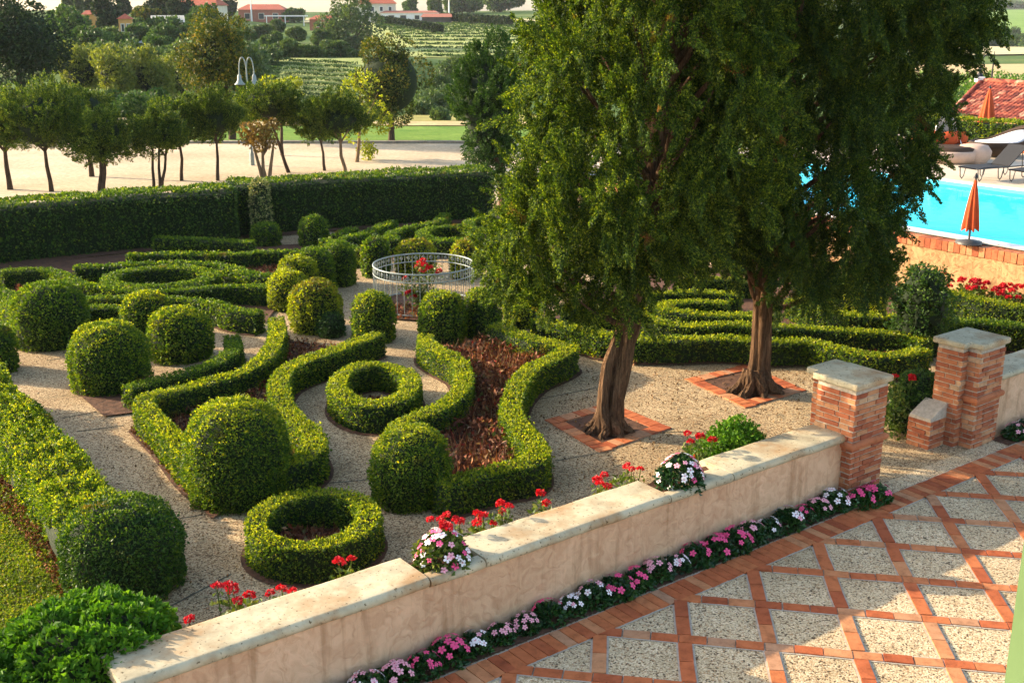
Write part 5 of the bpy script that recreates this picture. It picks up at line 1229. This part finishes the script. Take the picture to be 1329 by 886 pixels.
# pool house with a tiled hip roof
def pool_house():
    zE, zR = 1.62, 2.78
    eL, eR = G(1234, 148, zE), G(1329, 158, zE); rL = G(1275, 106, zR); rR = G(1329, 107.5, zR)
    dE = (eR-eL)/np.linalg.norm(eR-eL); bk = np.array([-dE[1], dE[0]])
    eR = eL + dE*13; run = np.dot(rL-eL, bk); off = np.dot(rL-eL, dE); rL = eL + dE*off + bk*run; rR = eL + dE*(13-off) + bk*run
    bL = eL + bk*2*run; bR = eR + bk*2*run
    e = empty('pool_house', (*eL, -.8), 'pool house with red tiled hip roof beside the pool', 'house')
    o3 = np.array([*eL, -.8])
    def face(mb, A, B, C, Dd, na, nbm):
        """tile rows: A-B eave, D-C ridge"""
        A, B, C, Dd = [np.array(v, float) - o3 for v in (A, B, C, Dd)]
        s = np.linspace(0, 1, na)[:, None, None]; t = np.linspace(0, 1, nbm)[None, :, None]
        P = (A*(1-s)+B*s)*(1-t) + (Dd*(1-s)+C*s)*t
        dist = s[..., 0]*np.linalg.norm(B-A) + t[..., 0]*0
        wd = np.abs(np.sin((np.linalg.norm(P[:, :, :2]-A[None, None, :2], axis=-1)*0 + ((P-A)@((B-A)/np.linalg.norm(B-A))))*np.pi/.2))
        row = (np.linspace(0, 1, nbm)*np.linalg.norm(Dd-A)/.36) % 1
        P = P.copy(); P[..., 2] += wd*.05 + (1-row)[None, :]*.03 + rng.normal(size=wd.shape)*.004
        mb.grid(P, 0, False)
    mb = MB()
    face(mb, (*eL, zE), (*eR, zE), (*rR, zR), (*rL, zR), 521, 45)
    face(mb, (*bL, zE), (*eL, zE), (*rL, zR), (*rL, zR), 281, 45)
    face(mb, (*bR, zE), (*bL, zE), (*rL, zR), (*rR, zR), 161, 20)
    face(mb, (*eR, zE), (*bR, zE), (*rR, zR), (*rR, zR), 101, 20)
    for a, b in (((*rL, zR), (*rR, zR)), ((*eL, zE), (*rL, zR))):
        a = np.array(a)-o3 + [0, 0, .05]; b = np.array(b)-o3 + [0, 0, .05]; n = int(np.linalg.norm(b-a)/.35)
        for k in range(n): mb.tube([a+(b-a)*k/n, a+(b-a)*(k+1.06)/n], [.12, .10], 8)
    m, nt, out = new_mat('old_roof_tiles'); co = coords(nt)
    v = nd(nt, 'ShaderNodeTexVoronoi'); v.inputs['Scale'].default_value = 4.2; lk(nt, co, v.inputs['Vector']); s = nd(nt, 'ShaderNodeSeparateColor'); lk(nt, v.outputs['Color'], s.inputs[0])
    rp = ramp(nt, [(0, (.09, .02, .015)), (.4, (.2, .04, .025)), (.7, (.30, .075, .04)), (.9, (.36, .15, .09)), (1, (.42, .26, .18))]); lk(nt, s.outputs[0], rp.inputs[0]); principled(nt, out, rp.outputs[0], .9)
    mb.build('tiled_roof', m, e)
    ins = .3; c = [eL+dE*ins+bk*ins, eR-dE*ins+bk*ins, bR-dE*ins-bk*ins, bL+dE*ins-bk*ins]
    bm = prism([p - eL for p in c], 0, zE+.8-.02); bm_obj('wall', bm, M['stucco2'], e)
    mb = MB(); p = rL + bk*0 - eL; mb.box((p[0]-.1, p[1], zR+.8+.08), (.35, .3, .2)); mb.build('ridge_cap', M['white'], e)
pool_house()
def lamp(px, ybase_z, D, ytop, label, mat, two=False, zb=None):
    p = GD(px, ytop, D); z0 = float(T(p[0], D)) if zb is None else zb; e = empty('street_lamp', (p[0], D, z0), label, 'lamp'); h = p[2]-z0; r_ = .3 if not two else .15
    mb = MB(); mb.tube([(0, 0, 0), (0, 0, .5), (0, 0, .55), (0, 0, h*.75), (0, 0, h)], [.09, .08, .05, .04, .015], 10)
    mb.build('post', M[mat], e)
    for sgn in ((-1, 1) if two else (-1,)):
        mb = MB(); t = np.linspace(0, np.pi, 14); zc = h - (.62 if not two else .35)
        x = sgn*(r_ - r_*np.cos(t)) * .9; z = zc + .5*np.sin(t); mb.tube(np.stack([x, x*0, z], 1), .022, 6)
        xe = float(x[-1]); mb.tube([(xe, 0, zc), (xe, 0, zc-.12)], .03, 6); mb.build('curved_arm', M[mat], e)
        mb = MB(); th = np.linspace(0, 2*np.pi, 16, endpoint=False); q = []
        for rr, zz in ((.03, -.1), (.07, -.16), (.08, -.3), (.13, -.40), (.2, -.46), (.2, -.48), (.15, -.47), (.05, -.42)): q.append(np.stack([xe + rr*np.cos(th), rr*np.sin(th), np.full(16, zc+zz)], 1))
        mb.grid(np.array(q), 0, True, True); mb.build('bell_shade', M[mat], e)
lamp(1291, 0, 52, 67, 'black gooseneck lamp rising behind the tiled pool house roof', 'irond')
lamp(319, 0, 43, 80, 'double gooseneck lamp with pale bell shades in front of the golden tree', 'iron', True)

# closed parasols, loungers, daybeds on the deck
M['canvas'] = plain('orange_canvas', (.50, .075, .018), .85, .15, 6)
M['wicker'] = plain('brown_wicker', (.05, .028, .016), .8, .4, 60, .6)
M['cushion'] = plain('white_cushion', (.78, .74, .68), .9, .05, 5)
M['sling'] = plain('grey_sling', (.022, .022, .024), .8, .2, 40)
M['alu'] = plain('grey_frame', (.07, .066, .06), .5, .2, 20, .05, .01, .4, .3)
M['clay'] = plain('pinkish_shell', (.50, .34, .25), .8, .1, 4)
def parasol(loc, h, cw, label):
    e = empty('closed_parasol', (*loc, DZ), label, 'parasol', 'closed orange parasols by the pool')
    mb = MB(); mb.tube([(0, 0, 0), (0, 0, h+.06)], .022, 8); mb.build('pole', M['alu'], e)
    mb = MB(); mb.tube([(0, 0, 0), (0, 0, .05), (0, 0, .08)], [.25, .25, .06], 16); mb.build('foot', M['alu'], e)
    mb = MB(); th = np.linspace(0, 2*np.pi, 48, endpoint=False); q = []
    for f, rr in ((0, .98), (.03, 1.0), (.12, .95), (.35, .78), (.6, .56), (.8, .36), (.94, .18), (1, .06)):
        rad = cw*rr*(1 + .22*np.cos(8*th + f*1.5)*(1-f*.5)); q.append(np.stack([rad*np.cos(th), rad*np.sin(th), np.full(48, .22*h + f*(h*.78) - .03*np.cos(8*th)*(f < .02))], 1))
    mb.grid(np.array(q), 0, True, True); mb.build('folded_canopy', M['canvas'], e)
    mb = MB(); mb.tube([(0, 0, h), (0, 0, h+.1)], [.05, .01], 8); mb.build('finial', M['irond'], e)
pl = G(1257, 316, DZ); parasol(pl, GD(1258, 231, pl[1])[2]-DZ, .15, 'closed orange parasol standing at the near edge of the pool')
pf = G(1277, 186, DZ); parasol(pf, GD(1277, 115, pf[1])[2]-DZ, .30, 'closed orange parasol in front of the pool house roof')
def lounger(loc, rz, label):
    e = empty('sun_lounger', (*loc, DZ), label, 'lounger', 'grey sun loungers on the pool deck', rz)
    mb = MB(); xs = np.linspace(-.95, .25, 14); w = .31
    def slab(pts):
        q = []
        for x, z in pts: q.append([(x, -w, z), (x, w, z), (x, w, z-.03), (x, -w, z-.03)])
        mb.grid(np.array(q), 0, False, True)
    slab([(x, .36 + .02*math.sin((x+.95)*3.2)) for x in xs]); mb.build('seat', M['sling'], e)
    mb = MB(); slab([(.26 + t*.62, .37 + t*.52) for t in np.linspace(0, 1, 8)]); mb.build('backrest', M['sling'], e)
    mb = MB()
    for y in (-w-.01, w+.01): mb.tube([(-.96, y, .35), (.3, y, .35), (1.0, y, .35)], .018, 6); mb.tube([(.75, y, .35), (.7, y, .72)], .012, 6)
    mb.build('frame', M['alu'], e)
    for x in (-.8, -.05, .85):
        mb = MB(); 
        for y in (-w, w): mb.tube([(x-.1, y, .35), (x-.06, y, .08), (x, y, .02), (x+.06, y, .08), (x+.12, y, .35)], .014, 6)
        mb.build('leg', M['alu'], e)
lounger(G(1287, 232, DZ), .45, 'grey sling lounger with raised back beside the pool')
lounger(G(1352, 236, DZ), .45, 'grey lounger cut by the right edge of the photo')
def daybed(loc, label):
    e = empty('daybed', (*loc, DZ), label, 'daybed'); th = np.linspace(0, 2*np.pi, 36, endpoint=False)
    mb = MB(); q = [np.stack([rr*np.cos(th), rr*np.sin(th), np.full(36, z)], 1) for rr, z in ((.8, 0), (.98, .1), (1.02, .34), (.95, .38), (.8, .36))]; mb.grid(np.array(q), 0, True, True); mb.build('round_base', M['clay'], e)
    mb = MB(); q = [np.stack([rr*np.cos(th), rr*np.sin(th), np.full(36, z)], 1) for rr, z in ((.94, .36), (.93, .46), (.8, .5), (.02, .5))]; mb.grid(np.array(q), 0, True, True); mb.build('mattress', M['wicker'], e)
    mb = MB(); t = np.linspace(.15*np.pi, .85*np.pi, 20); q = [np.stack([(1.0-k*.12)*np.cos(t), (1.0-k*.16)*np.sin(t), .36 + k*.27*np.sin((t-.15*np.pi)/.7)], 1) for k in range(5)]
    mb.grid(np.array(q), 0, True); mb.build('back_shell', M['cushion'], e)
    for x, y in ((-.35, .3), (.1, .2), (.45, .35)):
        mb = MB(); th2 = np.linspace(0, 2*np.pi, 14, endpoint=False); q = [np.stack([x + .26*c*np.cos(th2), y + .12*c*np.sin(th2), np.full(14, .66 + .24*s)], 1) for c, s in ((.05, -1), (.8, -.8), (1, -.2), (1, .3), (.8, .8), (.05, 1))]
        mb.grid(np.array(q), 0, True, True); mb.build('cushion', M['canvas'], e)
daybed(G(1229, 209, DZ), 'round daybed with orange cushions and white back shell by the pool')
def pod(loc, rz, label):
    e = empty('egg_seat', (*loc, DZ), label, 'seat', None, rz); t = np.linspace(0, 2*np.pi, 36, endpoint=False)
    mb = MB(); q = []
    for rr, z in ((.25, .0), (.6, .1), (.85, .28), (.95, .46), (.9, .5), (.8, .44)): q.append(np.stack([rr*np.cos(t)*1.15, rr*np.sin(t)*.8, z + (.5*np.clip(np.cos(t), 0, 1)**1.5)*(rr > .7)*rr], 1))
    mb.grid(np.array(q), 0, True, True); mb.build('wicker_shell', M['wicker'], e)
    mb = MB(); q = []
    for rr, z in ((.82, .38), (.8, .47), (.5, .5), (.02, .5)): q.append(np.stack([rr*np.cos(t)*1.1, rr*np.sin(t)*.75, z + .42*np.clip(np.cos(t), 0, 1)**1.5*rr*(rr > .6)], 1))
    mb.grid(np.array(q), 0, True, True); mb.build('cushion', M['cushion'], e)
pod(G(1297, 203, DZ), .35, 'brown wicker egg seat with white cushion on the pool deck')
mb = MB(); t = np.linspace(0, 2*np.pi, 32, endpoint=False); mb.grid(np.array([np.stack([rr*np.cos(t), rr*np.sin(t), np.full(32, z)], 1) for rr, z in ((.38, 0), (.5, .15), (.52, .36), (.4, .52), (.2, .56), (.01, .56))]), 0, True, True)
pq = G(1262, 211, DZ); tag(mb.build('pouf', M['clay'], loc=(*pq, DZ)), 'rounded pinkish pouf between the daybed and the egg seat', 'pouf')
tree('orange_flower_bush', 1218, 168, 182, 8, 40, 'bush with orange tones beside the deck hedge', 'autumn', 600, .08, zfoot=1.1, cat='shrub', seed=5)

# ------------------------------------------------------------------ green shutter post at the right edge
def post():
    pts = G(1314, 886, 0); D = 4.4
    x = GD(1312.5, 886, D); e = empty('green_post', (x[0]+.10, D, 0), 'pale green painted wooden post at the bottom right edge', 'post')
    bm = prism([(-.09, -.09), (.09, -.09), (.09, .09), (-.09, .09)], .0, 4.2, .008, 2); bm_obj('shaft', bm, plain('pale_green_paint', (.075, .125, .05), .5, .08, 3), e)
    bm = prism([(-.13, -.13), (.13, -.13), (.13, .13), (-.13, .13)], .002, .3, .01, 2); bm_obj('foot', bm, M['stone'], e)
post()

hz = prism([(-1700, -70), (1700, -70), (1700, 2700), (-1700, 2700)], -26, 48)
m, nt, out = new_mat('haze_air'); pv = nd(nt, 'ShaderNodeVolumePrincipled'); pv.inputs['Color'].default_value = (.93, .95, 1, 1); pv.inputs['Density'].default_value = .0001; lk(nt, pv.outputs[0], out.inputs['Volume'])
tag(bm_obj('haze', hz, m), kind='stuff')
# ------------------------------------------------------------------ light, sky, camera
SUN_EL = R(19.0); sx, sy = -.95, .31
sun = bpy.data.lights.new('sun', 'SUN'); sun.energy = 3.8; sun.angle = R(.5); sun.color = (1.0, .83, .60)
so = bpy.data.objects.new('sun', sun); COL.objects.link(so)
dvec = Vector((-sx*math.cos(SUN_EL), -sy*math.cos(SUN_EL), -math.sin(SUN_EL))); so.rotation_euler = dvec.to_track_quat('-Z', 'Y').to_euler(); so.location = (-20, 20, 30)
w = bpy.data.worlds.new('World'); scene.world = w; w.use_nodes = True; nt = w.node_tree
bg = nt.nodes['Background']; sky = nt.nodes.new('ShaderNodeTexSky'); sky.sky_type = 'NISHITA'; sky.sun_disc = False
sky.sun_elevation = SUN_EL; sky.sun_rotation = math.atan2(sx, sy); sky.dust_density = 2.0; sky.ozone_density = .8; sky.air_density = 1.0
nt.links.new(sky.outputs[0], bg.inputs[0]); bg.inputs[1].default_value = .15
cam = bpy.data.cameras.new('camera'); co_ = bpy.data.objects.new('camera', cam); COL.objects.link(co_)
cam.sensor_width = 36; cam.lens = FPX/1329*36; cam.clip_end = 6000; cam.clip_start = .05
co_.location = (0, 0, EYE); co_.rotation_euler = (R(90)-TILT, 0, 0); scene.camera = co_
scene.view_settings.view_transform = 'Standard'; scene.view_settings.look = 'None'; scene.view_settings.gamma = 1; scene.view_settings.exposure = 1.7
scene.cycles.max_bounces = 6; scene.cycles.diffuse_bounces = 3; scene.cycles.transmission_bounces = 4; scene.cycles.transparent_max_bounces = 8
